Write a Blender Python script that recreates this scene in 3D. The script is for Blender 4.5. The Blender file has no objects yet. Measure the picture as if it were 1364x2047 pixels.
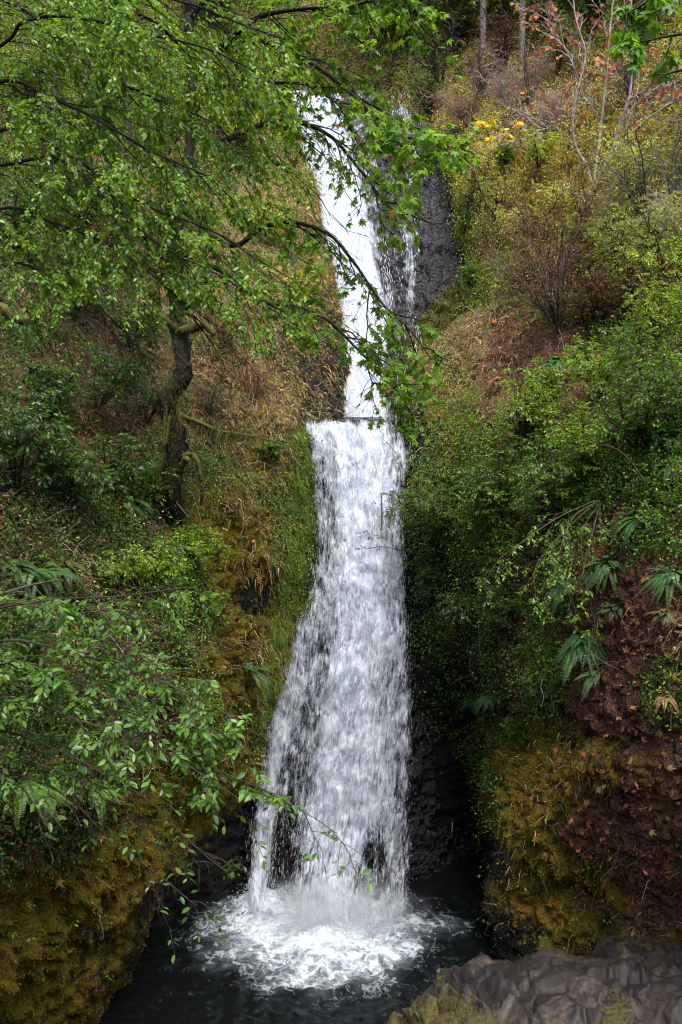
import bpy, math, random
import numpy as np
from mathutils import Vector

# ------------------------------------------------------------------ camera, sky, sun, exposure
SC = bpy.context.scene
COL = SC.collection
F, CX, CY, HC = 1846.0, 682.0, 1023.5, 12.3
PITCH = -math.atan(143.5 / F)
cam = bpy.data.cameras.new('camera')
cam.sensor_fit = 'VERTICAL'; cam.sensor_height = 24.0; cam.lens = F * 24.0 / 2047.0
cam.clip_start = 0.1; cam.clip_end = 600.0
camo = bpy.data.objects.new('camera', cam); COL.objects.link(camo)
camo.location = (0, 0, HC); camo.rotation_euler = (math.pi / 2 + PITCH, 0, 0)
SC.camera = camo

SUN_EL, SUN_AZ = math.radians(62), math.radians(160)      # azimuth clockwise from +Y
world = bpy.data.worlds.new('World'); SC.world = world; world.use_nodes = True
wn = world.node_tree.nodes; wl = world.node_tree.links
sky = wn.new('ShaderNodeTexSky'); sky.sky_type = 'NISHITA'; sky.sun_disc = False
sky.sun_elevation = SUN_EL; sky.sun_rotation = SUN_AZ; sky.dust_density = 3.0; sky.air_density = 1.0
bg = wn['Background']; bg.inputs['Strength'].default_value = 0.145
wl.new(sky.outputs['Color'], bg.inputs['Color'])
sd = bpy.data.lights.new('sun', 'SUN'); sd.energy = 1.5; sd.angle = math.radians(30); sd.color = (1.0, 0.97, 0.92)
so = bpy.data.objects.new('sun', sd); COL.objects.link(so)
sdir = Vector((math.sin(SUN_AZ) * math.cos(SUN_EL), math.cos(SUN_AZ) * math.cos(SUN_EL), math.sin(SUN_EL)))
so.rotation_euler = sdir.to_track_quat('Z', 'Y').to_euler(); so.location = (0, -20, 60)
SC.view_settings.view_transform = 'Standard'; SC.view_settings.look = 'None'
SC.view_settings.exposure = 1.75; SC.view_settings.gamma = 1.0
SC.cycles.max_bounces = 5; SC.cycles.diffuse_bounces = 3; SC.cycles.glossy_bounces = 2
SC.cycles.transmission_bounces = 3; SC.cycles.transparent_max_bounces = 14
SC.cycles.filter_width = 1.1; SC.cycles.volume_bounces = 1; SC.cycles.caustics_reflective = False; SC.cycles.caustics_refractive = False

# ------------------------------------------------------------------ numpy helpers
SP, CP = math.sin(PITCH), math.cos(PITCH)
def P(px, py, Y):
    """World point seen at photo pixel (px, py) at distance Y along +Y."""
    px = np.asarray(px, float); py = np.asarray(py, float); Y = np.asarray(Y, float)
    x = (px - CX) / F; y = (CY - py) / F
    t = Y / (CP - y * SP)
    return np.stack([x * t, Y + 0 * t, HC + (SP + y * CP) * t], -1)
def proj(p):
    p = np.asarray(p, float)
    d = p[..., 1] * CP + (p[..., 2] - HC) * SP
    u = -p[..., 1] * SP + (p[..., 2] - HC) * CP
    d = np.maximum(d, 0.05)
    return CX + F * p[..., 0] / d, CY - F * u / d
def nrm(v):
    return v / np.maximum(np.linalg.norm(v, axis=-1, keepdims=True), 1e-9)
def lin(r, g, b):
    f = lambda c: (c / 255 / 12.92) if c / 255 <= 0.04045 else ((c / 255 + 0.055) / 1.055) ** 2.4
    return np.array([f(r), f(g), f(b)])

_pr = np.random.RandomState(7)
_perm = np.concatenate([_pr.permutation(256)] * 3)
_grad = nrm(_pr.normal(size=(256, 3)))
def perlin(p):
    p = np.asarray(p, float); sh = p.shape[:-1]; p = p.reshape(-1, 3)
    i = np.floor(p).astype(int); f = p - i; i &= 255
    w = f * f * f * (f * (f * 6 - 15) + 10)
    out = np.zeros(len(p))
    for dx in (0, 1):
        for dy in (0, 1):
            for dz in (0, 1):
                h = _perm[_perm[_perm[(i[:, 0] + dx) & 255] + ((i[:, 1] + dy) & 255)] + ((i[:, 2] + dz) & 255)]
                g = _grad[h]
                d = (g * (f - (dx, dy, dz))).sum(1)
                wx = w[:, 0] if dx else 1 - w[:, 0]; wy = w[:, 1] if dy else 1 - w[:, 1]; wz = w[:, 2] if dz else 1 - w[:, 2]
                out += d * wx * wy * wz
    return out.reshape(sh) * 1.5
def fbm(p, s, o=4, g=0.5, kind=0):
    p = np.asarray(p, float) / s; a = 1.0; r = 0; t = 0
    for k in range(o):
        n = perlin(p + 17.3 * k)
        if kind == 1: n = 1 - 2 * np.abs(n)          # ridged
        if kind == 2: n = 2 * np.abs(n) - 0.5         # billow
        r = r + a * n; t += a; a *= g; p = p * 2.03
    return r / t
def facets(p, size, seed=0, tilt=1.0):
    """Broken-rock relief: every point takes the plane of its nearest scattered seed -> (height, edge distance)"""
    p = np.asarray(p, float); sh = p.shape[:-1]; q = p.reshape(-1, 3) / size; i0 = np.floor(q).astype(int)
    b1 = np.full(len(q), 9.0); b2 = np.full(len(q), 9.0); h = np.zeros(len(q))
    for dx in (-1, 0, 1):
        for dy in (-1, 0, 1):
            for dz in (-1, 0, 1):
                c = i0 + (dx, dy, dz); k = _perm[_perm[_perm[(c[:, 0] + seed) & 255] + (c[:, 1] & 255)] + (c[:, 2] & 255)]
                g = _grad[k]; g2 = _grad[(k * 7 + 3) & 255]
                d = q - (c + .5 + .42 * g); r = (d * d).sum(1); m = r < b1
                b2 = np.where(m, b1, np.minimum(b2, r)); hh = g2[:, 0] * .5 + tilt * (d * g2).sum(1)
                h = np.where(m, hh, h); b1 = np.where(m, r, b1)
    return h.reshape(sh), (np.sqrt(b2) - np.sqrt(b1)).reshape(sh)
def sstep(a, b, x):
    t = np.clip((x - a) / (b - a), 0, 1); return t * t * (3 - 2 * t)

class MB:
    """Collects vertices, faces and colours; build() links them as one mesh object."""
    def __init__(s): s.v = []; s.c = []; s.l = []; s.n = []; s.k = 0
    def add(s, V, faces, C):
        V = np.asarray(V, float).reshape(-1, 3); C = np.asarray(C, float)
        if C.ndim == 1: C = np.broadcast_to(C, (len(V), len(C)))
        if C.shape[1] == 3: C = np.concatenate([C, np.ones((len(C), 1))], 1)
        s.v.append(V); s.c.append(C)
        faces = faces if isinstance(faces, list) else [faces]
        for f in faces:
            f = np.asarray(f, int)
            s.l.append((f + s.k).ravel()); s.n.append(np.full(len(f), f.shape[1]))
        s.k += len(V)
    def build(s, name, mat, parent=None, smooth=True, origin=None):
        if not s.v: return None
        V = np.concatenate(s.v); C = np.concatenate(s.c); L = np.concatenate(s.l); N = np.concatenate(s.n)
        o0 = np.zeros(3)
        if origin is not None: o0 = np.asarray(origin, float)
        elif parent is not None: o0 = np.array(parent.location)
        me = bpy.data.meshes.new(name)
        me.vertices.add(len(V)); me.vertices.foreach_set('co', (V - o0).astype(np.float32).ravel())
        me.loops.add(len(L)); me.loops.foreach_set('vertex_index', L.astype(np.int32))
        me.polygons.add(len(N)); me.polygons.foreach_set('loop_start', (np.cumsum(N) - N).astype(np.int32))
        if smooth: me.polygons.foreach_set('use_smooth', np.ones(len(N), bool))
        me.update(calc_edges=True)
        a = me.attributes.new('Col', 'FLOAT_COLOR', 'POINT'); a.data.foreach_set('color', C.astype(np.float32).ravel())
        me.materials.append(mat)
        ob = bpy.data.objects.new(name, me); COL.objects.link(ob)
        if parent is not None: ob.parent = parent
        else: ob.location = o0
        return ob
def tag(o, label, cat, group=None, kind=None):
    o['label'] = label; o['category'] = cat
    if group: o['group'] = group
    if kind: o['kind'] = kind
    return o
def thing(name, loc, label, cat, group=None):
    o = bpy.data.objects.new(name, None); COL.objects.link(o); o.location = tuple(float(x) for x in loc)
    o.empty_display_size = 0.2
    return tag(o, label, cat, group)

# ------------------------------------------------------------------ shaders
class NT:
    def __init__(s, name):
        s.m = bpy.data.materials.new(name); s.m.use_nodes = True
        s.t = s.m.node_tree; s.n = s.t.nodes; s.n.clear(); s.out = s.n.new('ShaderNodeOutputMaterial')
    def N(s, typ, ins=None, **kw):
        n = s.n.new('ShaderNode' + typ)
        for k, v in kw.items(): setattr(n, k, v)
        for k, v in (ins or {}).items(): s.set(n.inputs[k], v)
        return n
    def set(s, sock, v):
        if isinstance(v, bpy.types.NodeSocket): s.t.links.new(v, sock)
        elif isinstance(v, bpy.types.Node): s.t.links.new(v.outputs[0], sock)
        else:
            if sock.type == 'RGBA' and len(v) == 3: v = (*v, 1)
            sock.default_value = v
    def M(s, op, a, b=0.0, c=0.0, clamp=False):
        n = s.n.new('ShaderNodeMath'); n.operation = op; n.use_clamp = clamp
        for k, v in enumerate((a, b, c)): s.set(n.inputs[k], v)
        return n.outputs[0]
    def mix(s, f, a, b, mode='MIX'):
        n = s.n.new('ShaderNodeMix'); n.data_type = 'RGBA'; n.blend_type = mode
        s.set(n.inputs[0], f); s.set(n.inputs[6], a); s.set(n.inputs[7], b)
        return n.outputs[2]
    def ss(s, x, a, b):
        n = s.n.new('ShaderNodeMapRange'); n.interpolation_type = 'SMOOTHSTEP'
        s.set(n.inputs[0], x); s.set(n.inputs[1], a); s.set(n.inputs[2], b)
        return n.outputs[0]
    def noise(s, vec, scale, detail=4.0, rough=0.55, dist=0.0):
        return s.N('TexNoise', {'Vector': vec, 'Scale': scale, 'Detail': detail, 'Roughness': rough, 'Distortion': dist})
    def end(s, surf=None, vol=None):
        if surf is not None: s.set(s.out.inputs[0], surf)
        if vol is not None: s.set(s.out.inputs[1], vol)
        return s.m

def leaf_mat(name, rough=0.42, spec=0.5, trans=0.3, tcol=(1.95, 1.75, 0.4)):
    t = NT(name)
    a = t.N('Attribute', attribute_name='Col')
    p = t.N('BsdfPrincipled', {'Base Color': a.outputs['Color'], 'Roughness': rough, 'Specular IOR Level': spec})
    tc = t.mix(1.0, a.outputs['Color'], (*tcol, 1), 'MULTIPLY')
    tr = t.N('BsdfTranslucent', {'Color': tc})
    return t.end(t.N('MixShader', {0: trans, 1: p, 2: tr}))
def wood_mat(name, moss=(0.045, 0.05, 0.008), mossy=0.0, scale=9.0):
    t = NT(name); a = t.N('Attribute', attribute_name='Col'); g = t.N('NewGeometry')
    tc = t.N('TexCoord').outputs['Object']
    n = t.noise(tc, scale, 5, 0.65); n2 = t.noise(tc, scale * 4, 3, 0.6)
    c = t.mix(t.ss(n, 0.35, 0.7), a.outputs['Color'], t.mix(1.0, a.outputs['Color'], (0.45, 0.42, 0.4, 1), 'MULTIPLY'))
    z = t.N('SeparateXYZ', {0: g.outputs['Normal']}).outputs[2]
    mm = t.M('ADD', t.M('MULTIPLY', z, 0.25), t.M('ADD', n, mossy - 0.5))
    c = t.mix(t.ss(mm, 0.15, 0.35), c, t.mix(n2, (*moss, 1), tuple(x * 1.9 for x in moss) + (1,)))
    b = t.N('Bump', {'Strength': 0.7, 'Distance': 0.03, 'Height': t.M('ADD', n, t.M('MULTIPLY', n2, 0.5))})
    return t.end(t.N('BsdfPrincipled', {'Base Color': c, 'Roughness': 0.85, 'Specular IOR Level': 0.2, 'Normal': b}))

def terrain_mat():
    """Col = (moss, dirt, wet rock, straw) weights set per vertex; the rest is dark humus."""
    t = NT('bank_soil'); a = t.N('Attribute', attribute_name='Col')
    sp = t.N('SeparateColor', {0: a.outputs['Color']})
    pos = t.N('NewGeometry').outputs['Position']
    n1 = t.noise(pos, 0.9, 6, 0.62).outputs[0]; n2 = t.noise(pos, 5.0, 6, 0.65).outputs[0]
    n3 = t.noise(pos, 22.0, 4, 0.7).outputs[0]; n4 = t.noise(pos, 60.0, 3, 0.7).outputs[0]
    nm = t.M('ADD', t.M('MULTIPLY', n1, 0.5), t.M('MULTIPLY', n2, 0.5))
    hum = t.mix(t.ss(n3, .35, .65), (0.006, 0.004, 0.003), (0.060, 0.034, 0.018))
    hum = t.mix(t.ss(n2, 0.5, 0.72), hum, (0.085, 0.040, 0.022))
    hum = t.mix(t.ss(n4, 0.55, 0.7), hum, (0.03, 0.045, 0.012))
    dirt = t.mix(t.ss(n3, .35, .68), (0.030, 0.0130, 0.0080), (0.285, 0.140, 0.080))
    dirt = t.mix(t.ss(n2, 0.55, 0.75), dirt, (0.17, 0.105, 0.072))
    rock = t.mix(n2, (0.002, 0.002, 0.002), (0.012, 0.011, 0.010))
    moss = t.mix(n2, (0.075, 0.066, 0.006), (0.20, 0.15, 0.014))
    moss = t.mix(t.ss(n1, 0.5, 0.68), moss, (0.22, 0.115, 0.012))
    moss = t.mix(t.ss(n3, 0.5, 0.66), moss, (0.020, 0.018, 0.004))
    straw = t.mix(t.ss(n3, .38, .62), (0.030, 0.022, 0.010), (0.30, 0.215, 0.095))
    straw = t.mix(t.ss(n2, 0.52, 0.68), straw, (0.10, 0.10, 0.02))
    def w(ch, lo=0.36, hi=0.64):
        return t.ss(t.M('ADD', ch, t.M('MULTIPLY', t.M('SUBTRACT', nm, 0.5), 2.8)), lo, hi)
    c = t.mix(w(sp.outputs[1]), hum, dirt)
    c = t.mix(w(a.outputs['Alpha']), c, straw)
    c = t.mix(w(sp.outputs[2]), c, rock)
    c = t.mix(w(sp.outputs[0]), c, moss)
    h = t.M('ADD', t.M('MULTIPLY', n2, 0.6), t.M('ADD', t.M('MULTIPLY', n3, 0.35), t.M('MULTIPLY', n4, 0.2)))
    b = t.N('Bump', {'Strength': 1.0, 'Distance': 0.16, 'Height': h})
    rg = t.M('SUBTRACT', 0.9, t.M('MULTIPLY', sp.outputs[2], 0.35))
    return t.end(t.N('BsdfPrincipled', {'Base Color': c, 'Roughness': rg, 'Specular IOR Level': t.M('ADD', 0.08, t.M('MULTIPLY', sp.outputs[2], 0.15)), 'Normal': b}))

def basalt_mat(name, lo, hi, mossy=True, rough=0.35, bump=0.12, cell=7.0):
    t = NT(name); pos = t.N('NewGeometry').outputs['Position']
    a = t.N('Attribute', attribute_name='Col')
    n2 = t.noise(pos, 3.0, 6, 0.7).outputs[0]; n3 = t.noise(pos, 14.0, 6, 0.75).outputs[0]
    v = t.N('TexVoronoi', {'Vector': pos, 'Scale': cell, 'Randomness': 1.0})
    vr = t.N('SeparateColor', {0: v.outputs['Color']}).outputs[0]
    c = t.mix(t.ss(n3, .3, .7), lo, hi)
    c = t.mix(t.ss(n2, 0.5, 0.75), c, tuple(x * 1.45 for x in hi))
    c = t.mix(t.ss(vr, 0.3, 0.75), lo, c)
    sp = t.N('SeparateColor', {0: a.outputs['Color']})
    mo = t.mix(t.ss(n3, .3, .7), (0.014, 0.013, 0.003), (0.085, 0.070, 0.011))
    k = t.ss(t.M('ADD', sp.outputs[0], t.M('MULTIPLY', t.M('SUBTRACT', t.M('ADD', t.M('MULTIPLY', n2, .5), t.M('MULTIPLY', n3, .5)), 0.5), 2.8)), 0.38, 0.72)
    c = t.mix(k, c, mo)
    h = t.M('ADD', t.M('MULTIPLY', n2, 0.7), t.M('ADD', t.M('MULTIPLY', n3, 0.5), t.M('MULTIPLY', v.outputs[0], 0.5)))
    b = t.N('Bump', {'Strength': 1.0, 'Distance': bump, 'Height': h})
    return t.end(t.N('BsdfPrincipled', {'Base Color': c, 'Roughness': t.M('ADD', t.M('MULTIPLY', k, 0.5), rough),
                                       'Specular IOR Level': 0.5, 'Normal': b}))

def fall_mat(name, seed, fine=1.0, soft=0.10, tint=1.0):
    """Col.r = how thick the sheet is, Col.g/b = metres across / along the flow."""
    t = NT(name); a = t.N('Attribute', attribute_name='Col'); sp = t.N('SeparateColor', {0: a.outputs['Color']})
    u, v = sp.outputs[1], sp.outputs[2]
    def vec(su, sv, w):
        return t.N('CombineXYZ', {0: t.M('MULTIPLY', u, su), 1: t.M('MULTIPLY', v, sv), 2: w})
    big = t.noise(vec(1.5, 0.75, seed), 1.0, 5, 0.62, 0.8).outputs[0]
    mid = t.noise(vec(4.2 * fine, 1.5 * fine, seed + 3), 1.0, 5, 0.65, 0.9).outputs[0]
    fin = t.noise(vec(17.0 * fine, 1.8 * fine, seed + 7), 1.0, 4, 0.65, 0.6).outputs[0]
    s = t.M('ADD', t.M('MULTIPLY', big, 1.15), t.M('ADD', t.M('MULTIPLY', mid, 1.0), t.M('MULTIPLY', fin, 1.05)))
    s = t.M('ADD', s, t.M('MULTIPLY', t.M('SUBTRACT', sp.outputs[0], 0.5), 1.9))
    al = t.M('MULTIPLY', t.ss(s, 1.6 - soft, 1.6 + soft * 1.6), 0.96)
    b = t.N('Bump', {'Strength': 0.8, 'Distance': 0.10, 'Height': t.M('ADD', mid, t.M('MULTIPLY', fin, .6))})
    c = t.mix(t.ss(mid, .35, .65), tuple(x * tint for x in (0.47, 0.55, 0.70)), tuple(x * tint for x in (0.88, 0.92, 0.97)))
    d = t.N('BsdfPrincipled', {'Base Color': c, 'Roughness': 0.45, 'Specular IOR Level': 0.4, 'Normal': b})
    tr = t.N('BsdfTranslucent', {'Color': (0.82 * tint, 0.86 * tint, 0.92 * tint, 1)})
    w = t.N('MixShader', {0: 0.3, 1: d, 2: tr})
    return t.end(t.N('MixShader', {0: al, 1: t.N('BsdfTransparent'), 2: w}))

def pool_mat():
    t = NT('pool_water'); pos = t.N('NewGeometry').outputs['Position']
    a = t.N('Attribute', attribute_name='Col'); sp = t.N('SeparateColor', {0: a.outputs['Color']})
    n0 = t.noise(pos, 1.3, 3, 0.55).outputs['Color']
    off = t.N('VectorMath', {0: n0, 'Scale': 0.9}, operation='SCALE')
    wv = t.N('VectorMath', {0: pos, 1: off}, operation='ADD')
    def ridge(vec, sc, d, w):
        r = t.noise(vec, sc, d, 0.6).outputs[0]
        return t.ss(t.M('ABSOLUTE', t.M('SUBTRACT', r, 0.5)), w, 0.0)
    web = t.M('ADD', t.M('MULTIPLY', ridge(wv, 1.3, 3, .08), 0.55), t.M('MULTIPLY', ridge(wv, 3.6, 4, .11), 0.5))
    nz = t.noise(pos, 4.5, 6, 0.75).outputs[0]
    big = t.noise(pos, 1.1, 3, 0.5).outputs[0]
    k = t.M('ADD', web, t.M('ADD', t.M('MULTIPLY', nz, 0.7), t.M('ADD', t.M('MULTIPLY', t.M('SUBTRACT', big, .5), 1.2), t.M('MULTIPLY', t.M('SUBTRACT', sp.outputs[0], 0.5), 2.4))))
    k = t.M('MULTIPLY', t.ss(k, 0.50, 2.0), 0.95)
    n3 = t.noise(pos, 7.0, 5, 0.65).outputs[0]
    b = t.N('Bump', {'Strength': 0.6, 'Distance': 0.04, 'Height': n3})
    aer = t.ss(t.M('ADD', sp.outputs[0], t.M('MULTIPLY', t.M('SUBTRACT', big, .5), .5)), 0.25, 1.0)
    wa = t.N('BsdfPrincipled', {'Base Color': t.mix(aer, (0.004, 0.005, 0.005), (0.17, 0.21, 0.23)), 'Roughness': t.M('ADD', 0.03, t.M('MULTIPLY', aer, 0.4)), 'IOR': 1.33, 'Specular IOR Level': 0.5, 'Normal': b})
    fb = t.N('Bump', {'Strength': 0.5, 'Distance': 0.05, 'Height': k})
    fo = t.N('BsdfPrincipled', {'Base Color': (0.50, 0.55, 0.60), 'Roughness': 0.6, 'Normal': fb})
    return t.end(t.N('MixShader', {0: k, 1: wa, 2: fo}))

M_LEAF = leaf_mat('leaf_glossy', 0.40, 0.5, 0.40)
M_MAPLE = leaf_mat('leaf_maple', 0.5, 0.35, 0.46)
M_MATTE = leaf_mat('leaf_matte', 0.65, 0.25, 0.28)
M_DRY = leaf_mat('leaf_dry', 0.75, 0.2, 0.22, (1.2, 0.9, 0.6))
M_BARK = wood_mat('bark_mossy', mossy=0.10)
M_TWIG = wood_mat('bark_twig', mossy=-0.15, scale=20)
M_PALE = wood_mat('bark_pale', mossy=-0.08, scale=6)
M_SOIL = terrain_mat()

# ------------------------------------------------------------------ lofted terrain
def hermite(A, sub):
    """A: (n, ...) control values, sub: n-1 subdivision counts -> monotone cubic resampling along axis 0."""
    n = len(A); d = np.diff(A, axis=0)
    m = np.zeros_like(A)
    m[0] = d[0]; m[-1] = d[-1]
    s = np.sign(d[:-1]) == np.sign(d[1:])
    hm = np.where(s, 2 * d[:-1] * d[1:] / np.where(np.abs(d[:-1] + d[1:]) < 1e-9, 1, d[:-1] + d[1:]), 0)
    m[1:-1] = hm
    out = []
    for i in range(n - 1):
        t = np.arange(sub[i]) / sub[i]
        t = t.reshape((-1,) + (1,) * (A.ndim - 1))
        out.append((2 * t**3 - 3 * t**2 + 1) * A[i] + (t**3 - 2 * t**2 + t) * m[i] + (-2 * t**3 + 3 * t**2) * A[i + 1] + (t**3 - t**2) * m[i + 1])
    out.append(A[-1:])
    return np.concatenate(out)
class Surf: pass
def loft(rows, step=4.0, maxpx=2600):
    A = np.array(rows, float)                      # R, C, 3 (px, py, Y)
    A[..., 2] = np.log(A[..., 2])
    def subs(B):
        vis = np.clip(B[..., :2], (-150, -150), (1520, 2200))
        d = np.linalg.norm(np.diff(vis, axis=0), axis=-1).max(1)
        dd = np.abs(np.diff(np.exp(B[..., 2]), axis=0)).max(1) * 12
        return np.maximum(4, np.ceil(np.maximum(d, dd) / step)).astype(int)
    B = hermite(A, subs(A))
    B = hermite(B.transpose(1, 0, 2), subs(A.transpose(1, 0, 2))).transpose(1, 0, 2)
    s = Surf(); s.n = B.shape[:2]
    s.V = P(B[..., 0], B[..., 1], np.exp(B[..., 2]))
    s.px, s.py = B[..., 0].copy(), B[..., 1].copy()
    return s
def grid_normals(V):
    du = np.gradient(V, axis=1); dv = np.gradient(V, axis=0)
    n = nrm(np.cross(du, dv))
    return n
def grid_faces(r, c):
    i = np.arange(r * c).reshape(r, c)
    return np.stack([i[:-1, :-1], i[1:, :-1], i[1:, 1:], i[:-1, 1:]], -1).reshape(-1, 4)
def finish(s, disp, flip_to=(0, -1, 0.6)):
    n = grid_normals(s.V)
    if (n.reshape(-1, 3) @ np.array(flip_to)).mean() < 0: n = -n; s.fl = True
    else: s.fl = False
    s.V = s.V + n * disp[..., None]
    n = grid_normals(s.V)
    s.Nn = -n if s.fl else n
    s.px, s.py = proj(s.V)
def idw(px, py, pts, pw=3.0):
    pts = np.array(pts, float); num = 0; den = 0
    for q in pts:
        w = 1 / (((px - q[0])**2 + (py - q[1])**2) / 1e4 + 0.05) ** (pw / 2 + .5)
        num = num + w[..., None] * q[2:]; den = den + w
    return num / den[..., None]
def surf_mesh(s, name, mat, C, smooth=True):
    mb = MB(); f = grid_faces(*s.n)
    if not s.fl: pass
    mb.add(s.V.reshape(-1, 3), f, C.reshape(-1, C.shape[-1]))
    return mb.build(name, mat, smooth=smooth)
# ------------------------------------------------------------------ the gorge: banks and hillsides
LB = [
 [(-1600,-400,30),(-420,-400,45),(-100,-400,50),(100,-400,54),(300,-400,58),(450,-400,60),(520,-400,62),(560,-400,68),(600,-400,75)],
 [(-1600,0,17),(-420,0,30),(-100,0,33),(100,0,36),(300,0,39),(450,0,42),(535,0,44),(560,0,47),(600,0,52)],
 [(-1600,200,14.5),(-420,200,25),(-100,200,28),(100,200,31),(300,200,34),(450,200,37),(558,200,40),(585,200,42),(620,200,44)],
 [(-1600,400,12),(-420,400,21),(-100,400,24),(100,400,27),(300,400,30),(480,400,33.5),(620,400,36),(640,400,37.5),(670,400,39.5)],
 [(-1600,620,10),(-420,620,17.5),(-100,620,20),(100,620,23),(300,620,26),(500,620,29.5),(674,620,33.2),(690,620,34.7),(720,620,37)],
 [(-1600,760,9),(-420,760,15.5),(-100,760,18),(100,760,20.5),(300,760,23.5),(470,760,26.5),(595,745,29.3),(686,760,32),(720,760,35)],
 [(-1600,830,8.5),(-420,830,14.5),(-100,830,17),(100,830,19.5),(300,830,22.3),(480,830,25.5),(611,832,27.6),(688,830,31.8),(720,830,34)],
 [(-1600,860,8.3),(-420,860,14.2),(-100,860,16.7),(100,860,19.2),(300,860,22),(480,860,25.3),(614,860,27.1),(634,860,28.4),(660,860,30)],
 [(-1600,1000,7.5),(-420,1000,12.8),(-100,1000,15),(100,1000,17.5),(300,1000,20.5),(480,1000,24),(622,1000,26.6),(640,1000,27.7),(665,1000,29)],
 [(-1600,1200,6.5),(-420,1200,11),(-100,1200,13.3),(100,1200,15.6),(300,1200,18.6),(450,1200,22.3),(588,1200,25.6),(612,1200,26.8),(640,1200,28)],
 [(-1600,1400,6),(-420,1400,9.8),(-100,1400,12),(100,1400,14.3),(300,1400,17.4),(420,1400,20.8),(546,1400,24.6),(570,1400,25.8),(600,1400,27)],
 [(-1600,1560,6),(-420,1560,9.5),(-100,1560,11.8),(100,1560,14.2),(308,1560,17.7),(385,1560,21),(503,1560,24.4),(530,1560,25.6),(560,1560,26.8)],
 [(-1600,1650,6),(-420,1650,9.6),(-100,1650,12.1),(100,1650,14.7),(318,1650,18.0),(350,1650,21.6),(478,1650,24.4),(515,1650,25.6),(550,1650,26.8)],
 [(-1600,1750,6.2),(-420,1750,10),(-100,1750,12.6),(100,1750,15.2),(303,1750,18.3),(328,1750,22),(468,1750,24.4),(505,1750,25.6),(540,1750,26.8)],
 [(-1600,1850,6.4),(-420,1850,10.5),(-100,1850,13),(100,1850,15.8),(276,1850,18.6),(298,1850,22.3),(440,1850,24.6),(500,1850,25.8),(540,1850,26.8)],
 [(-1600,1950,6.6),(-420,1950,11),(-100,1950,13.5),(80,1950,16),(248,1950,18.8),(270,1950,22.5),(440,1950,24.8),(500,1950,25.8),(540,1950,26.8)],
 [(-1600,2047,7),(-420,2047,11.5),(-100,2047,14),(60,2047,16.2),(206,2047,18.8),(228,2047,22.5),(440,2047,25),(500,2047,25.9),(540,2047,26.8)],
 [(-1600,2300,8),(-420,2300,12),(-100,2300,14.5),(40,2300,16.5),(160,2300,19),(185,2300,22.5),(440,2300,25),(500,2300,25.9),(540,2300,26.8)],
]
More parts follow.
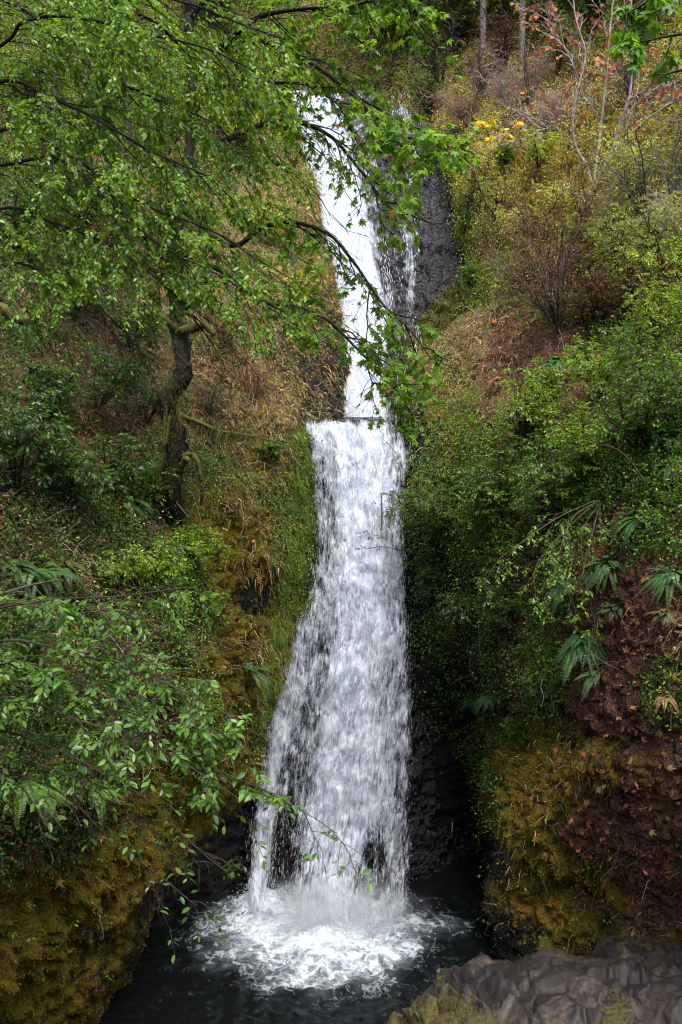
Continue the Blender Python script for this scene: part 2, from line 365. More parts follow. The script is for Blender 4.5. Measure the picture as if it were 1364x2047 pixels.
RB = [
 [(380,-420,105),(500,-420,98),(640,-420,90),(800,-420,84),(950,-420,78),(1130,-420,70),(1364,-400,60),(1750,-400,46),(2900,-400,28)],
 [(440,0,80),(540,0,75),(650,0,68),(800,0,57),(950,0,53),(1130,0,49),(1364,0,43),(1750,0,34),(2900,0,20)],
 [(500,150,70),(600,150,64),(760,150,54),(850,170,47),(980,150,43),(1150,150,40),(1364,150,35),(1750,150,28),(2900,150,16)],
 [(830,320,46),(872,320,43),(900,325,39),(955,330,36.5),(1030,330,35),(1180,330,32.5),(1364,330,29.5),(1750,330,23.5),(2900,330,13.5)],
 [(895,500,42),(925,500,39),(944,500,35.5),(985,500,33),(1050,500,30.5),(1200,500,28),(1364,500,25.5),(1750,500,20.5),(2900,500,12)],
 [(885,600,41),(920,600,38),(944,600,34.6),(980,600,32),(1050,590,29),(1200,600,26.3),(1364,600,23.8),(1750,600,19),(2900,600,11)],
 [(800,740,34.5),(832,722,32.8),(868,700,30.2),(930,648,29.5),(1020,618,28.3),(1200,680,25),(1364,680,22.3),(1750,680,17.5),(2900,680,10)],
 [(800,775,33.5),(822,775,31.8),(846,775,28.8),(900,770,27.8),(1000,770,26.5),(1200,770,23),(1364,770,20.5),(1750,770,16),(2900,770,9.5)],
 [(790,845,31.5),(815,845,29.8),(838,845,27.5),(880,845,26.5),(1000,845,24.5),(1200,845,21.3),(1364,845,19),(1750,845,15),(2900,845,9)],
 [(780,1000,29.5),(800,1000,28.2),(822,1000,26.6),(870,1000,25.6),(980,1000,23.5),(1200,1000,19.8),(1364,1000,17.5),(1750,1000,13.8),(2900,1000,8)],
 [(775,1150,28.8),(798,1150,27.6),(818,1150,26.2),(870,1150,25.2),(980,1150,23),(1200,1150,18.8),(1364,1150,16.4),(1750,1150,12.8),(2900,1150,7.5)],
 [(780,1300,28.4),(805,1300,27.4),(828,1300,26),(895,1300,25.2),(1000,1300,22.6),(1200,1300,18.4),(1364,1300,15.8),(1750,1300,12.2),(2900,1300,7)],
 [(785,1470,27.8),(812,1470,27),(836,1470,25.9),(945,1470,26.2),(1072,1470,21.2),(1210,1470,18.5),(1364,1470,15.8),(1750,1470,12),(2900,1470,7)],
 [(788,1535,27.7),(813,1535,26.9),(837,1535,25.8),(950,1535,26.5),(1042,1535,20.7),(1205,1535,17.7),(1364,1535,15.2),(1750,1535,12),(2900,1535,7)],
 [(790,1600,27.6),(815,1600,26.8),(838,1600,25.8),(955,1600,26.8),(1022,1600,20.6),(1200,1600,17.9),(1364,1600,15.5),(1750,1600,12.2),(2900,1600,7)],
 [(790,1700,27.6),(815,1700,26.8),(840,1700,25.7),(965,1700,27),(1000,1700,20.8),(1190,1700,18.4),(1364,1700,15.9),(1750,1700,12.4),(2900,1700,7)],
 [(790,1800,27.6),(815,1800,26.8),(840,1800,25.6),(970,1800,27),(990,1800,21.2),(1180,1800,19.1),(1364,1800,16.6),(1750,1800,12.6),(2900,1800,7)],
 [(790,1900,27.6),(815,1900,26.8),(840,1900,25.6),(985,1900,27),(1008,1900,20.8),(1180,1900,19),(1364,1900,17),(1750,1900,12.8),(2900,1900,7)],
 [(790,2250,27.6),(815,2250,26.8),(840,2250,25.6),(1000,2250,27),(1030,2250,20.2),(1180,2250,18.8),(1364,2250,17),(1750,2250,13),(2900,2250,7)],
]
lbm = [  # px, py, moss, dirt, rock, straw
 (500,600,.15,.2,0,.7),(560,800,.45,.1,0,.75),(640,745,.1,0,.9,0),(650,800,0,0,1,0),(560,950,.6,.1,0,.3),(595,920,.7,0,0,.1),(530,1050,.8,.1,.1,.1),(470,1100,.95,.1,0,.1),(470,1250,1,0,0,0),(440,1340,1,0,.1,0),
 (512,1200,.2,0,.7,0),(605,1000,.6,0,.1,.2),(560,1250,.95,0,.1,0),(530,1380,.6,0,.5,0),(350,800,.05,.7,0,.1),(200,1000,.1,.5,0,0),(350,1250,.2,.6,0,0),(300,1400,.1,.8,0,0),(100,1300,.1,.6,0,0),
 (150,1740,1,.1,0,0),(270,1660,1,0,0,0),(100,1900,.9,0,.2,0),(190,1960,.5,0,.6,0),(250,1900,.5,0,.6,0),(370,1600,.9,.1,.1,0),(420,1720,.25,0,.9,0),(480,1700,0,0,1,0),(380,1800,.1,0,1,0),(100,1600,.2,.8,0,0),
 (100,200,.15,.3,0,.0),(250,150,.2,.2,0,.05),(330,300,.15,.4,0,.1),(250,400,.05,.8,0,.1),(550,450,.2,0,0,.8),(100,700,.15,.6,0,.05),(650,600,.5,0,.2,.5),(500,200,.3,.2,0,.3),(615,860,.2,0,.6,.2),(340,1560,.9,.2,0,0),(40,1200,.25,.3,.2,0)]
rbm = [
 (950,670,.2,.05,0,.9),(900,760,.25,.2,0,.75),(875,840,.8,0,.1,.3),(1010,690,0,1,0,.1),(1000,740,0,1,0,.1),(1100,720,0,.8,0,0),(1050,320,.9,0,0,.1),(1100,430,.85,.1,0,.2),(950,280,.2,.15,0,.6),(960,250,.2,.2,0,.6),
 (1050,180,.1,.3,0,.6),(1250,300,.6,.1,0,.4),(1300,480,.5,.1,0,.4),(920,450,.5,0,0,.5),(945,560,.5,0,0,.5),(1100,90,.1,.5,0,.3),(840,860,.2,.1,.9,0),(900,1400,0,0,1,0),(880,1600,0,0,1,0),(960,1700,0,0,1,0),(850,1200,.1,0,.9,0),(900,1250,.3,.2,.4,0),
 (1000,1440,.3,.5,0,0),(1055,1520,1,0,0,0),(1030,1650,.95,.1,0,0),(1080,1760,1,.0,.0,0),(1040,1860,.3,0,.8,0),(1150,1650,.25,.85,0,0),(1110,1535,.75,.3,0,0),(1190,1525,.5,.5,0,0),(1120,1600,.75,.3,0,0),(1185,1770,.7,.4,0,0),(1140,1850,.8,.3,0,0),(1330,1560,.3,.7,.2,0),(1250,1400,0,1,0,0),(1250,1250,0,1,0,0),(1170,1800,.5,.6,0,0),(1250,1720,.1,1,0,0),(1180,1880,.7,.4,0,0),(1330,1800,.3,.8,0,0),
 (1100,1300,.1,.7,0,0),(1000,1200,.2,.5,0,0),(1200,900,.1,.5,0,.1),(1000,1000,.1,.5,0,0),(1150,560,.1,.3,0,.4),(1300,650,.2,.3,0,.3),(700,50,.1,.4,0,.3)]
def soften(w): return np.clip(w, 0, 1)
left = loft(LB, 4.0); CL = soften(idw(left.px, left.py, lbm))
def disp_for(s, C, seed):
    p = s.V + seed
    d = 0.42 * fbm(p, 2.2, 4) + 0.09 * fbm(p * (1, 1, 1.4), 0.45, 4, 0.6)
    lump = fbm(p * (1, 1, .75), 0.45, 3, 0.5, 2) * 0.42 + fbm(p, 0.20, 2, 0.5, 2) * 0.16
    lump2 = fbm(p * (1, 1, .5), 1.0, 2, .5, 2) * 0.42
    d = d + C[..., 0] * (lump + lump2)
    # worn steps and knobs where the rock shows through the earth
    fa, fe = facets(p * (1, 1, 1.7), .38, 3); fb_, fe2 = facets(p * (1, 1, 1.5), .16, 8)
    dirt = fa * .17 - .07 * sstep(.18, 0, fe) + fb_ * .045
    tz = p[..., 2] / .55 + .9 * fbm(p, 1.1, 3) + .1 * p[..., 0]; tz = tz - np.floor(tz)
    dirt = dirt + .22 * (tz - sstep(.8, 1, tz)) * sstep(-.3, .3, fbm(p + 3, 1.6, 2))
    d = d + np.clip(C[..., 1] + C[..., 2] - 0.4, 0, 1) * dirt
    return d
finish(left, disp_for(left, CL, 0.0))
hill_left = surf_mesh(left, 'hillside', M_SOIL, CL); tag(hill_left, 'steep brushy earth bank with moss and dry grass left of the falls', 'hillside', None, 'structure')
right = loft(RB, 4.0); CR = soften(idw(right.px, right.py, rbm))
finish(right, disp_for(right, CR, 31.0))
hill_right = surf_mesh(right, 'hillside', M_SOIL, CR); tag(hill_right, 'brown earth and grass hillside with mossy bluff right of the falls', 'hillside', None, 'structure')

# slope behind the viewpoint that closes the gorge on the near side
xs = np.linspace(-45, 45, 70); ys = np.linspace(7, -60, 60)
X, Y = np.meshgrid(xs, ys)
Z = np.interp(-Y, [-7, -4, -1, 1, 3, 12, 60], [-0.8, 2.5, 9.0, 10.5, 10.6, 12.0, 34.0])
V = np.stack([X, Y, Z], -1); V[..., 2] += 0.5 * fbm(V, 4.0, 4) + np.abs(X) ** 1.5 * 0.02
mb = MB(); mb.add(V.reshape(-1, 3), grid_faces(*X.shape)[:, ::-1], np.array([.2, .5, .1, .1]))
gr = mb.build('ground', M_SOIL); tag(gr, 'forest floor rising behind the viewpoint', 'ground', None, 'structure')

# ------------------------------------------------------------------ basalt faces behind the two falls
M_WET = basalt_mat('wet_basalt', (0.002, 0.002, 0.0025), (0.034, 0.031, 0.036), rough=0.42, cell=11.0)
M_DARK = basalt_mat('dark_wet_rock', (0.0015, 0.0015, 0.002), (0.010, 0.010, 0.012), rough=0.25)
M_SLAB = basalt_mat('slab_basalt', (0.010, 0.0072, 0.0058), (0.060, 0.043, 0.034), rough=0.6, bump=0.03, cell=1.6)
UC = [
 [(470,330,53),(600,330,53),(700,330,53),(800,330,53),(900,360,53),(980,420,50)],
 [(470,180,42.5),(600,186,41.5),(700,190,41.5),(800,225,41.8),(900,290,42.5),(980,380,43)],
 [(500,300,40.5),(600,300,39.6),(700,300,39.4),(800,310,39.8),(900,340,40.6),(980,420,41.5)],
 [(520,500,37),(620,500,36.5),(720,500,36.3),(820,500,36.4),(900,500,36.8),(990,500,38)],
 [(560,700,34.2),(650,700,33.6),(740,700,33.4),(820,700,33.5),(900,700,34),(990,700,35)],
 [(560,850,32.8),(650,850,32.3),(740,850,32.2),(820,850,32.3),(900,850,32.8),(990,850,34)],
 [(560,960,32.6),(650,960,32.2),(740,960,32.1),(820,960,32.2),(900,960,32.6),(990,960,33.8)],
]
uc = loft(UC, 3.2)
fa, fe = facets(uc.V * (1, 1, .28), .40, 2); fb_, fe2 = facets(uc.V * (1, 1, .6), .17, 5)
finish(uc, 0.18 * fbm(uc.V, 1.4, 3) + .22 * fa - .12 * sstep(.2, 0, fe) + .15 * fb_ - .06 * sstep(.2, 0, fe2))
mo = sstep(.55, 1, idw(uc.px, uc.py, [(880,640,1.0),(900,600,.9),(860,680,.9),(800,600,0),(850,500,0),(900,450,0),(700,500,0),(760,780,0),(600,500,.2),(840,560,.3)])[..., 0])
c1 = surf_mesh(uc, 'cliff', M_WET, np.stack([mo] + [mo * 0] * 2, -1)); tag(c1, 'dark wet basalt cliff behind the upper fall', 'cliff', None, 'structure')
LC = [
 [(440,900,31),(560,885,31),(640,870,31),(720,870,31),(800,870,31),(860,880,31),(980,900,31)],
 [(440,850,29),(560,848,28.4),(615,843,27.75),(720,843,27.75),(830,846,27.75),(860,855,28.4),(980,880,29)],
 [(440,920,28.4),(560,920,27.8),(630,920,27.3),(720,920,27.2),(815,920,27.3),(850,920,27.9),(980,920,28.8)],
 [(440,1060,27.9),(560,1060,27.3),(640,1060,26.9),(720,1060,26.8),(800,1060,26.9),(850,1060,27.4),(980,1060,28.4)],
 [(430,1200,27.5),(540,1200,26.9),(630,1200,26.4),(720,1200,26.3),(806,1200,26.3),(850,1200,26.8),(980,1200,28)],
 [(420,1260,27.2),(540,1260,26.2),(620,1260,25.6),(720,1260,25.6),(810,1260,25.8),(850,1260,26.3),(980,1260,28)],
 [(410,1420,27),(520,1420,25.9),(600,1420,25.3),(720,1420,25.2),(818,1420,25.4),(860,1420,26),(980,1420,28)],
 [(400,1620,26.6),(500,1620,25.4),(600,1620,25.0),(720,1620,24.9),(816,1620,25.1),(860,1620,25.7),(980,1620,28)],
 [(390,1800,26.4),(480,1800,25.1),(600,1800,24.9),(720,1800,24.8),(816,1800,24.9),(870,1800,25.3),(990,1800,27.6)],
 [(380,2000,26.4),(470,2000,25.1),(600,2000,24.9),(720,2000,24.8),(816,2000,24.9),(880,2000,25.3),(990,2000,27.6)],
]
lc = loft(LC, 3.5)
fa, fe = facets(lc.V * (1, 1, .8), .45, 4); fb_, fe2 = facets(lc.V, .18, 6)
finish(lc, 0.14 * fbm(lc.V, 1.1, 3) + .13 * fa - .07 * sstep(.2, 0, fe) + .06 * fb_)
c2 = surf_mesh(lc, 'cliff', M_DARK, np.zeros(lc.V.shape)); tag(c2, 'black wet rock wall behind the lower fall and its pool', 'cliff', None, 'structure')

# ------------------------------------------------------------------ ledge between the falls
def poly_prism(name, mat, front, back, col, parent=None):
    front = np.asarray(front); back = np.asarray(back); n = len(front)
    mb = MB(); mb.add(np.concatenate([front, back]), [np.array([[i, (i + 1) % n, n + (i + 1) % n, n + i] for i in range(n)])], col)
    mb.add(front, np.arange(n)[None, ::-1], col); mb.add(back, np.arange(n)[None], col)
    return mb.build(name, mat, parent, smooth=False)
n = 60
tx = np.linspace(596, 842, n); wob = np.array([perlin(np.array([x * 0.05, 3.1, 0.2])) for x in tx])
def ring(py0, py1, Y):
    return P(tx, py0 + wob * 2.4, np.full(n, Y)), P(tx, py1 + wob * 3.5, np.full(n, Y))
a, b_ = ring(838.5, 849, 27.42); c_, d_ = ring(838.8, 856, 28.3)
mb = MB(); i = np.arange(n - 1); G = np.concatenate([a, b_, c_, d_])
f = lambda p, q: np.stack([i + p * n, i + 1 + p * n, i + 1 + q * n, i + q * n], -1)
mb.add(G, [f(1, 0), f(0, 2), f(3, 1), f(2, 3)], np.array([.0, 0, 0]))
ld = mb.build('stone_weir', M_WET, origin=P(719, 850, 27.8)); tag(ld, 'thin dark stone lip spanning the stream between upper and lower fall', 'weir')
# upper stream behind the lip
mb = MB(); st = np.stack([P(560, 843, 27.8), P(880, 843, 27.8), P(900, 843, 32.6), P(540, 843, 32.6)]); st[:, 2] = 12.86
mb.add(st, np.array([[0, 1, 2, 3]]), np.array([0., 0, 0])); M_POOL = pool_mat()
w0 = mb.build('water', M_POOL); tag(w0, 'short stream between the upper fall and the lip', 'water', None, 'structure')

# ------------------------------------------------------------------ pool
gx = np.arange(-11, 11.01, 0.06); gy = np.arange(5, 27.6, 0.06)
X, Y = np.meshgrid(gx, gy); p0 = np.stack([X, Y, 0 * X], -1)
imp = P(655, 1858, 22.55)
rr = np.hypot((X - imp[0] + .2) / 1.25, (Y - imp[1] + 0.2))
d1 = sstep(4.1, 0.7, rr + 0.9 * fbm(p0, 1.3, 3)); d1 = d1 * 0.78
d2 = sstep(1.1, 0.2, np.hypot(X - imp[0], (Y - imp[1] + 0.9) * .9) * 0.75)
lft = P(515, 1800, 23.9)
d3 = sstep(1.25, 0.25, np.hypot(X - lft[0], Y - lft[1] + .2) + 0.3 * fbm(p0, 0.8, 2))
dens = np.clip(np.maximum.reduce([d1, d2 * .88, d3 * 0.9]), 0, 1)
ch = 0.25 + 0.75 * sstep(7, 0, rr)
Zp = 0.15 * ch * fbm(p0 * (1, 1.5, 1), 0.9, 3, 0.55) + 0.12 * fbm(p0 * (1, 1.6, 1) + 9, 0.33, 3, .6) + 0.16 * d2 + 0.10 * d3 + 0.08 * d1 * fbm(p0 + 4, 0.3, 3, .6)
mb = MB(); mb.add(np.stack([X, Y, Zp], -1).reshape(-1, 3), grid_faces(*X.shape)[:, ::-1], np.stack([dens] * 3, -1).reshape(-1, 3))
pool = mb.build('water', M_POOL); tag(pool, 'dark rippled plunge pool with lacy white foam under the lower fall', 'water', None, 'structure')

# ------------------------------------------------------------------ waterfalls
def sheet(rows, step=5.0):
    """rows of (px, py, Y, dens) with equal counts -> vertices, colours (dens, u, v in metres), grid size"""
    A = np.array(rows, float); A[..., 2] = np.log(A[..., 2])
    k = lambda B: np.maximum(3, np.ceil(np.linalg.norm(np.diff(B[..., :2], axis=0), axis=-1).max(1) / step)).astype(int)
    B = hermite(A, k(A)); B = hermite(B.transpose(1, 0, 2), k(A.transpose(1, 0, 2))).transpose(1, 0, 2)
    V = P(B[..., 0], B[..., 1], np.exp(B[..., 2]))
    du = np.linalg.norm(np.diff(V, axis=1), axis=-1); dv = np.linalg.norm(np.diff(V, axis=0), axis=-1)
    u = np.concatenate([np.zeros((len(V), 1)), np.cumsum(du, 1)], 1); u -= u.mean(1, keepdims=True)
    v = np.concatenate([np.zeros((1, V.shape[1])), np.cumsum(dv, 0)], 0)
    return V, B[..., 3], u, v
def streaks(mb, V, dens, n, rng, L=(0.08, 0.32), W=(0.008, 0.022), power=1.0, jit=0.12, col=(0.82, 0.85, 0.89), out=0.25):
    """Torn threads of falling water: thin spindles that follow the sheet."""
    R, Cc = dens.shape
    w = np.clip(dens, 0, 1).ravel() ** power; w = w / w.sum()
    k = rng.choice(R * Cc, n, p=w); r = np.clip(k // Cc, 1, R - 2); c = np.clip(k % Cc, 1, Cc - 2)
    base = V[r, c] + (V[r, c + 1] - V[r, c - 1]) * rng.uniform(-.5, .5, (n, 1)) + (V[r + 1, c] - V[r - 1, c]) * rng.uniform(-.5, .5, (n, 1))
    base[:, 1] -= rng.uniform(0, out, n); base += rng.normal(0, jit * 0.3, (n, 3)) * (1, 0.5, 1)
    d = nrm(nrm(V[r + 1, c] - V[r - 1, c]) + rng.normal(0, 0.10, (n, 3)))
    l = rng.uniform(*L, n)[:, None]; wd = rng.uniform(*W, n)[:, None]
    sx = nrm(np.cross(d, np.tile((0, -1., 0.2), (n, 1)))); sy = np.cross(sx, d)
    pts = [base - d * l * .5, base + sx * wd, base + (-.5 * sx + .8 * sy) * wd, base + (-.5 * sx - .8 * sy) * wd, base + d * l * .5]
    VV = np.stack(pts, 1).reshape(-1, 3); o = np.arange(n)[:, None] * 5
    fc = np.concatenate([o + np.array([[0, a_, b__]]) for a_, b__ in ((1, 2), (2, 3), (3, 1))] + [o + np.array([[4, b__, a_]]) for a_, b__ in ((1, 2), (2, 3), (3, 1))])
    sh = rng.uniform(.8, 1.05, (n, 1)).repeat(5, 1).reshape(-1, 1)
    mb.add(VV, fc, np.array(col)[None] * sh)
def spray_mat():
    t = NT('falling_drops'); a = t.N('Attribute', attribute_name='Col')
    d = t.N('BsdfPrincipled', {'Base Color': a.outputs['Color'], 'Roughness': 0.3, 'Specular IOR Level': 0.5})
    return t.end(t.N('MixShader', {0: 0.35, 1: d, 2: t.N('BsdfTranslucent', {'Color': (0.85, .88, .92, 1)})}))
M_DROP = spray_mat()
def sheet_mesh(name, mat, V, dens, u, v, parent, off=0.0, seed=0, amp=0.05):
    nn = grid_normals(V); 
    if nn[..., 1].mean() > 0: nn = -nn
    W = V + nn * (off + amp * fbm(np.stack([u * 1.3, v * .7, u * 0 + seed], -1), 0.35, 3))[..., None]
    edge = np.zeros(V.shape[:2])
    mb = MB(); mb.add(W.reshape(-1, 3), grid_faces(*V.shape[:2]), np.stack([dens, u, v], -1).reshape(-1, 3))
    return mb.build(name, mat, parent)
rng = np.random.RandomState(3)
LF = [  # py: left edge, ..., right edge with (px, dens)
 (843, 27.36, [(606,.0),(622,.35),(660,.5),(700,.42),(740,.5),(775,.40),(810,.30),(836,.0)]),
 (862, 27.25, [(606,.0),(622,.62),(660,.66),(700,.74),(740,.74),(775,.55),(812,.40),(838,.0)]),
 (905, 27.0, [(612,.0),(634,.60),(668,.62),(700,.90),(740,.92),(775,.55),(812,.45),(834,.05)]),
 (960, 26.75, [(616,.0),(638,.56),(668,.54),(704,.98),(740,.95),(772,.60),(800,.5),(824,.05)]),
 (1060, 26.3, [(618,.0),(642,.50),(672,.52),(706,.90),(738,.90),(770,.56),(796,.50),(812,.0)]),
 (1150, 26.0, [(606,.0),(632,.44),(664,.54),(700,.72),(738,.76),(772,.64),(800,.54),(818,.0)]),
 (1205, 25.75, [(592,.0),(622,.46),(656,.54),(700,.68),(738,.70),(776,.58),(804,.50),(822,.0)]),
 (1250, 25.4, [(574,.02),(608,.52),(650,.52),(700,.62),(740,.66),(780,.60),(808,.48),(830,.0)]),
 (1330, 25.0, [(550,.1),(585,.56),(640,.50),(690,.74),(730,.68),(775,.54),(812,.44),(832,.0)]),
 (1450, 24.7, [(524,.1),(560,.58),(616,.48),(660,.62),(710,.68),(765,.54),(812,.50),(832,.0)]),
 (1560, 24.45, [(506,.1),(540,.58),(592,.38),(646,.62),(700,.66),(760,.56),(808,.50),(826,.0)]),
 (1660, 24.25, [(496,.1),(526,.62),(572,.26),(630,.58),(694,.60),(752,.47),(806,.50),(824,.0)]),
 (1750, 23.85, [(492,.1),(520,.64),(560,.18),(612,.50),(680,.56),(746,.40),(802,.48),(824,.0)]),
 (1800, 23.45, [(488,.1),(518,.66),(552,.18),(606,.50),(672,.55),(742,.42),(800,.48),(826,.0)]),
 (1866, 22.85, [(488,.0),(520,.30),(552,.05),(606,.45),(668,.65),(740,.50),(800,.45),(828,.0)]),
]
lrows = [[(x, py, Yd - 0.35 * math.sin(math.pi * k / 7), dn) for k, (x, dn) in enumerate(r)] for py, Yd, r in LF]
V, dn, u, v = sheet(lrows)
fall_lo = thing('waterfall', P(700, 1830, 24.0), 'lower waterfall, broad speckled white curtain dropping from the lip into the dark pool', 'waterfall')
sheet_mesh('water_curtain', fall_mat('fall_sheet_a', 1.7, 1.0, 0.25, .92), V, dn, u, v, fall_lo, 0.0, 1, .17)
sheet_mesh('water_veil', fall_mat('fall_sheet_b', 9.2, 1.5, 0.23, .92), V, dn - 0.06, u, v, fall_lo, 0.16, 5, .14)
cl = sstep(-.15, .35, fbm(np.stack([u * 1.0, v * .45, u * 0], -1), .55, 3, .6))
mb = MB(); streaks(mb, V, np.clip(dn - .05, 0, 1) * cl, 5500, rng, out=0.4, L=(.08, .34), W=(.003, .008), col=(.52,.55,.60)); streaks(mb, V, np.clip(dn, 0, .3), 4000, rng, L=(.03, .10), W=(.004, .007), jit=.5, out=.6, col=(.5,.53,.58))
mb.build('falling_drops', M_DROP, fall_lo)
# splash mounds where the curtain and its side strand meet the pool
mb = MB(); n = 5200
ang = rng.uniform(0, 2 * np.pi, n); ra = np.abs(rng.normal(0, .55, n)); hz = np.abs(rng.normal(0, .22, n)) * np.exp(-ra)
c0 = np.where(rng.rand(n) < .8, 0, 1)[:, None]
ctr = np.where(c0 == 0, np.array([imp + (0.0, -0.2, 0)]), np.array([lft]))
pp = ctr + np.stack([np.cos(ang) * ra * np.where(c0[:, 0] == 0, 2.2, .7), np.sin(ang) * ra * .7, hz], -1)
s_ = rng.uniform(.008, .022, n)
d6 = np.array([(1,0,0),(-1,0,0),(0,1,0),(0,-1,0),(0,0,1),(0,0,-1)], float); f8 = np.array([(0,2,4),(2,1,4),(1,3,4),(3,0,4),(2,0,5),(1,2,5),(3,1,5),(0,3,5)])
mb.add((pp[:, None] + d6[None] * s_[:, None, None]).reshape(-1, 3), (np.arange(n)[:, None, None] * 6 + f8[None]).reshape(-1, 3), np.array([.5, .53, .58]))
mb.build('splash', M_DROP, fall_lo)
UF = [
 (192, 41.1, [(556,.3),(585,.75),(625,.9),(660,.8),(690,.42),(725,.34),(770,.3),(815,.34),(850,.0)]),
 (260, 39.9, [(572,.2),(600,.85),(640,0.84),(672,.85),(702,.46),(735,.37),(775,.28),(815,.40),(850,.0)]),
 (350, 38.6, [(600,.2),(622,.95),(655,0.92),(690,.95),(722,.46),(750,.36),(785,.22),(818,.44),(850,.0)]),
 (450, 36.8, [(622,.2),(648,0.84),(682,0.92),(715,0.84),(742,.44),(765,.35),(790,.22),(820,.46),(846,.0)]),
 (550, 35.4, [(645,.2),(672,0.88),(706,0.92),(735,.95),(760,.42),(780,.34),(798,.26),(822,.46),(842,.0)]),
 (660, 33.8, [(672,.2),(694,0.88),(722,0.92),(750,.85),(776,.45),(792,.36),(806,.30),(824,.40),(840,.0)]),
 (760, 32.5, [(678,.3),(700,0.88),(724,0.84),(750,.75),(776,.40),(796,.28),(812,.22),(828,.25),(842,.0)]),
 (842, 31.6, [(680,.4),(702,0.88),(724,.95),(750,.7),(778,.50),(798,.3),(814,.22),(828,.22),(842,.0)]),
]
urows = [[(x, py, Yd, dn) for (x, dn) in r] for py, Yd, r in UF]
V, dn, u, v = sheet(urows, 4.0)
fall_up = thing('waterfall', P(740, 840, 31.8), 'upper waterfall, bright white chute with a thin veil over dark basalt behind branches', 'waterfall')
sheet_mesh('water_curtain', fall_mat('fall_sheet_c', 4.1, 0.9, 0.30, .74), V, dn, u, v, fall_up, 0.10, 1)
sheet_mesh('water_veil', fall_mat('fall_sheet_d', 14.4, 1.3, 0.26, .76), V, dn - .08, u, v, fall_up, 0.25, 3)
cl = sstep(.0, .3, fbm(np.stack([u * 2.2, v * .12, u * 0], -1), .55, 3, .6))
mb = MB(); streaks(mb, V, np.clip(dn, 0, 1) * (cl + (dn > .6)), 6000, rng, L=(.1, .4), W=(.006, .016), out=.3)
mb.build('falling_drops', M_DROP, fall_up)

# thin mist hanging where the curtain strikes the pool
t = NT('mist_air'); oc = t.N('TexCoord').outputs['Object']
ln = t.N('VectorMath', {0: t.N('VectorMath', {0: oc, 1: (2.9, 1.3, 1.5)}, operation='DIVIDE').outputs[0]}, operation='LENGTH').outputs['Value']
nz = t.noise(oc, 1.6, 3, .6).outputs[0]
den = t.M('MULTIPLY', t.ss(t.M('ADD', ln, t.M('MULTIPLY', t.M('SUBTRACT', nz, .5), .7)), 0.95, 0.1), 1.0)
M_MIST = t.end(None, t.N('VolumePrincipled', {'Color': (.9, .93, .97, 1), 'Density': den, 'Anisotropy': 0.2}))
import bmesh
bm = bmesh.new(); bmesh.ops.create_uvsphere(bm, u_segments=32, v_segments=18, radius=1.0)
for q in bm.verts: q.co = (q.co.x * 3.0, q.co.y * 1.4, q.co.z * 1.6)
me = bpy.data.meshes.new('mist'); bm.to_mesh(me); bm.free(); me.materials.append(M_MIST)
mist = bpy.data.objects.new('mist', me); COL.objects.link(mist); mist.location = tuple(imp + np.array([.15, .0, .25]))
tag(mist, 'pale mist at the foot of the lower fall', 'mist', None, 'stuff')

# ------------------------------------------------------------------ rocks at the water's edge
FG = [
 [(700,2200,18.2),(775,2150,18.2),(860,2040,18.4),(950,1990,18.6),(1090,1960,18.8),(1230,1950,18.8),(1364,1930,18.6),(1800,1930,17)],
 [(740,2110,17.5),(800,2035,17.5),(868,1962,17.6),(950,1922,17.7),(1090,1906,17.8),(1230,1905,17.8),(1364,1890,17.6),(1800,1880,16)],
 [(745,2130,16.9),(800,2050,16.9),(880,1985,16.8),(960,1950,16.7),(1090,1935,16.6),(1230,1932,16.5),(1364,1920,16.3),(1800,1910,15)],
 [(745,2150,16.4),(800,2080,16.2),(885,2030,16.0),(965,2005,15.8),(1090,1990,15.6),(1230,1985,15.4),(1364,1975,15.2),(1800,1960,14)],
 [(745,2190,16),(800,2120,15.7),(890,2085,15.2),(970,2065,15.0),(1090,2050,14.7),(1230,2045,14.5),(1364,2035,14.2),(1800,2010,13)],
 [(745,2300,15.6),(800,2250,15.2),(890,2230,14.4),(970,2210,14.0),(1090,2190,13.6),(1230,2180,13.3),(1364,2170,13),(1800,2150,12)],
 [(745,2700,15.6),(800,2700,15),(890,2700,14),(970,2700,13.5),(1090,2700,13),(1230,2700,12.6),(1364,2700,12.2),(1800,2700,11.5)],
]
def rocky(s, seed, k=1.0):
    p = s.V * (1, 1, 1.0) + seed
    q = p @ np.array([[.9, .3, .1], [-.3, .9, .2], [.0, -.2, 1.0]])
    d = 0.16 * fbm(q, 1.3, 3) + 0.012 * fbm(q * (1.6, 1, 1), .55, 4, .55, 1)
    w = fbm(q, 1.1, 3); w2 = fbm(q + 8, .45, 3)
    t = (q[..., 0] * .50 + q[..., 1] * .85 + q[..., 2] * .5) / .95 + .40 * w
    saw = t - np.floor(t); t2 = (q[..., 0] * .75 + q[..., 1] * .55 - q[..., 2] * .3) / .42 + .35 * w2; saw2 = t2 - np.floor(t2)
    t3 = (q[..., 0] * .9 - q[..., 1] * .45) / 1.3 + .3 * w; saw3 = t3 - np.floor(t3)
    fb_, fe2 = facets(q * (.8, 1, 1.3), .30, 11, .9)
    d = d + .26 * (saw - sstep(.86, 1, saw)) + .07 * (saw2 - sstep(.8, 1, saw2)) * sstep(-.2, .3, w2) + .12 * (saw3 - sstep(.9, 1, saw3)) + .004 * fb_ + .016 * fbm(q, .13, 3, .6)
    fc_, fe3 = facets(q * (.8, 1, 1.4), .15, 5, .9)
    fg_, fe4 = facets(q * (.7, .9, 1.5) + .15 * w[..., None], .52, 21, 1.0)
    fh_, fe5 = facets(q * (.6, .9, 1.2) + .2 * w[..., None], .95, 33, 1.1)
    d = d + .007 * fc_ + .07 * fg_ - .035 * sstep(.06, 0, fe4) + .13 * fh_ - .05 * sstep(.05, 0, fe5) - .20
    return d * k
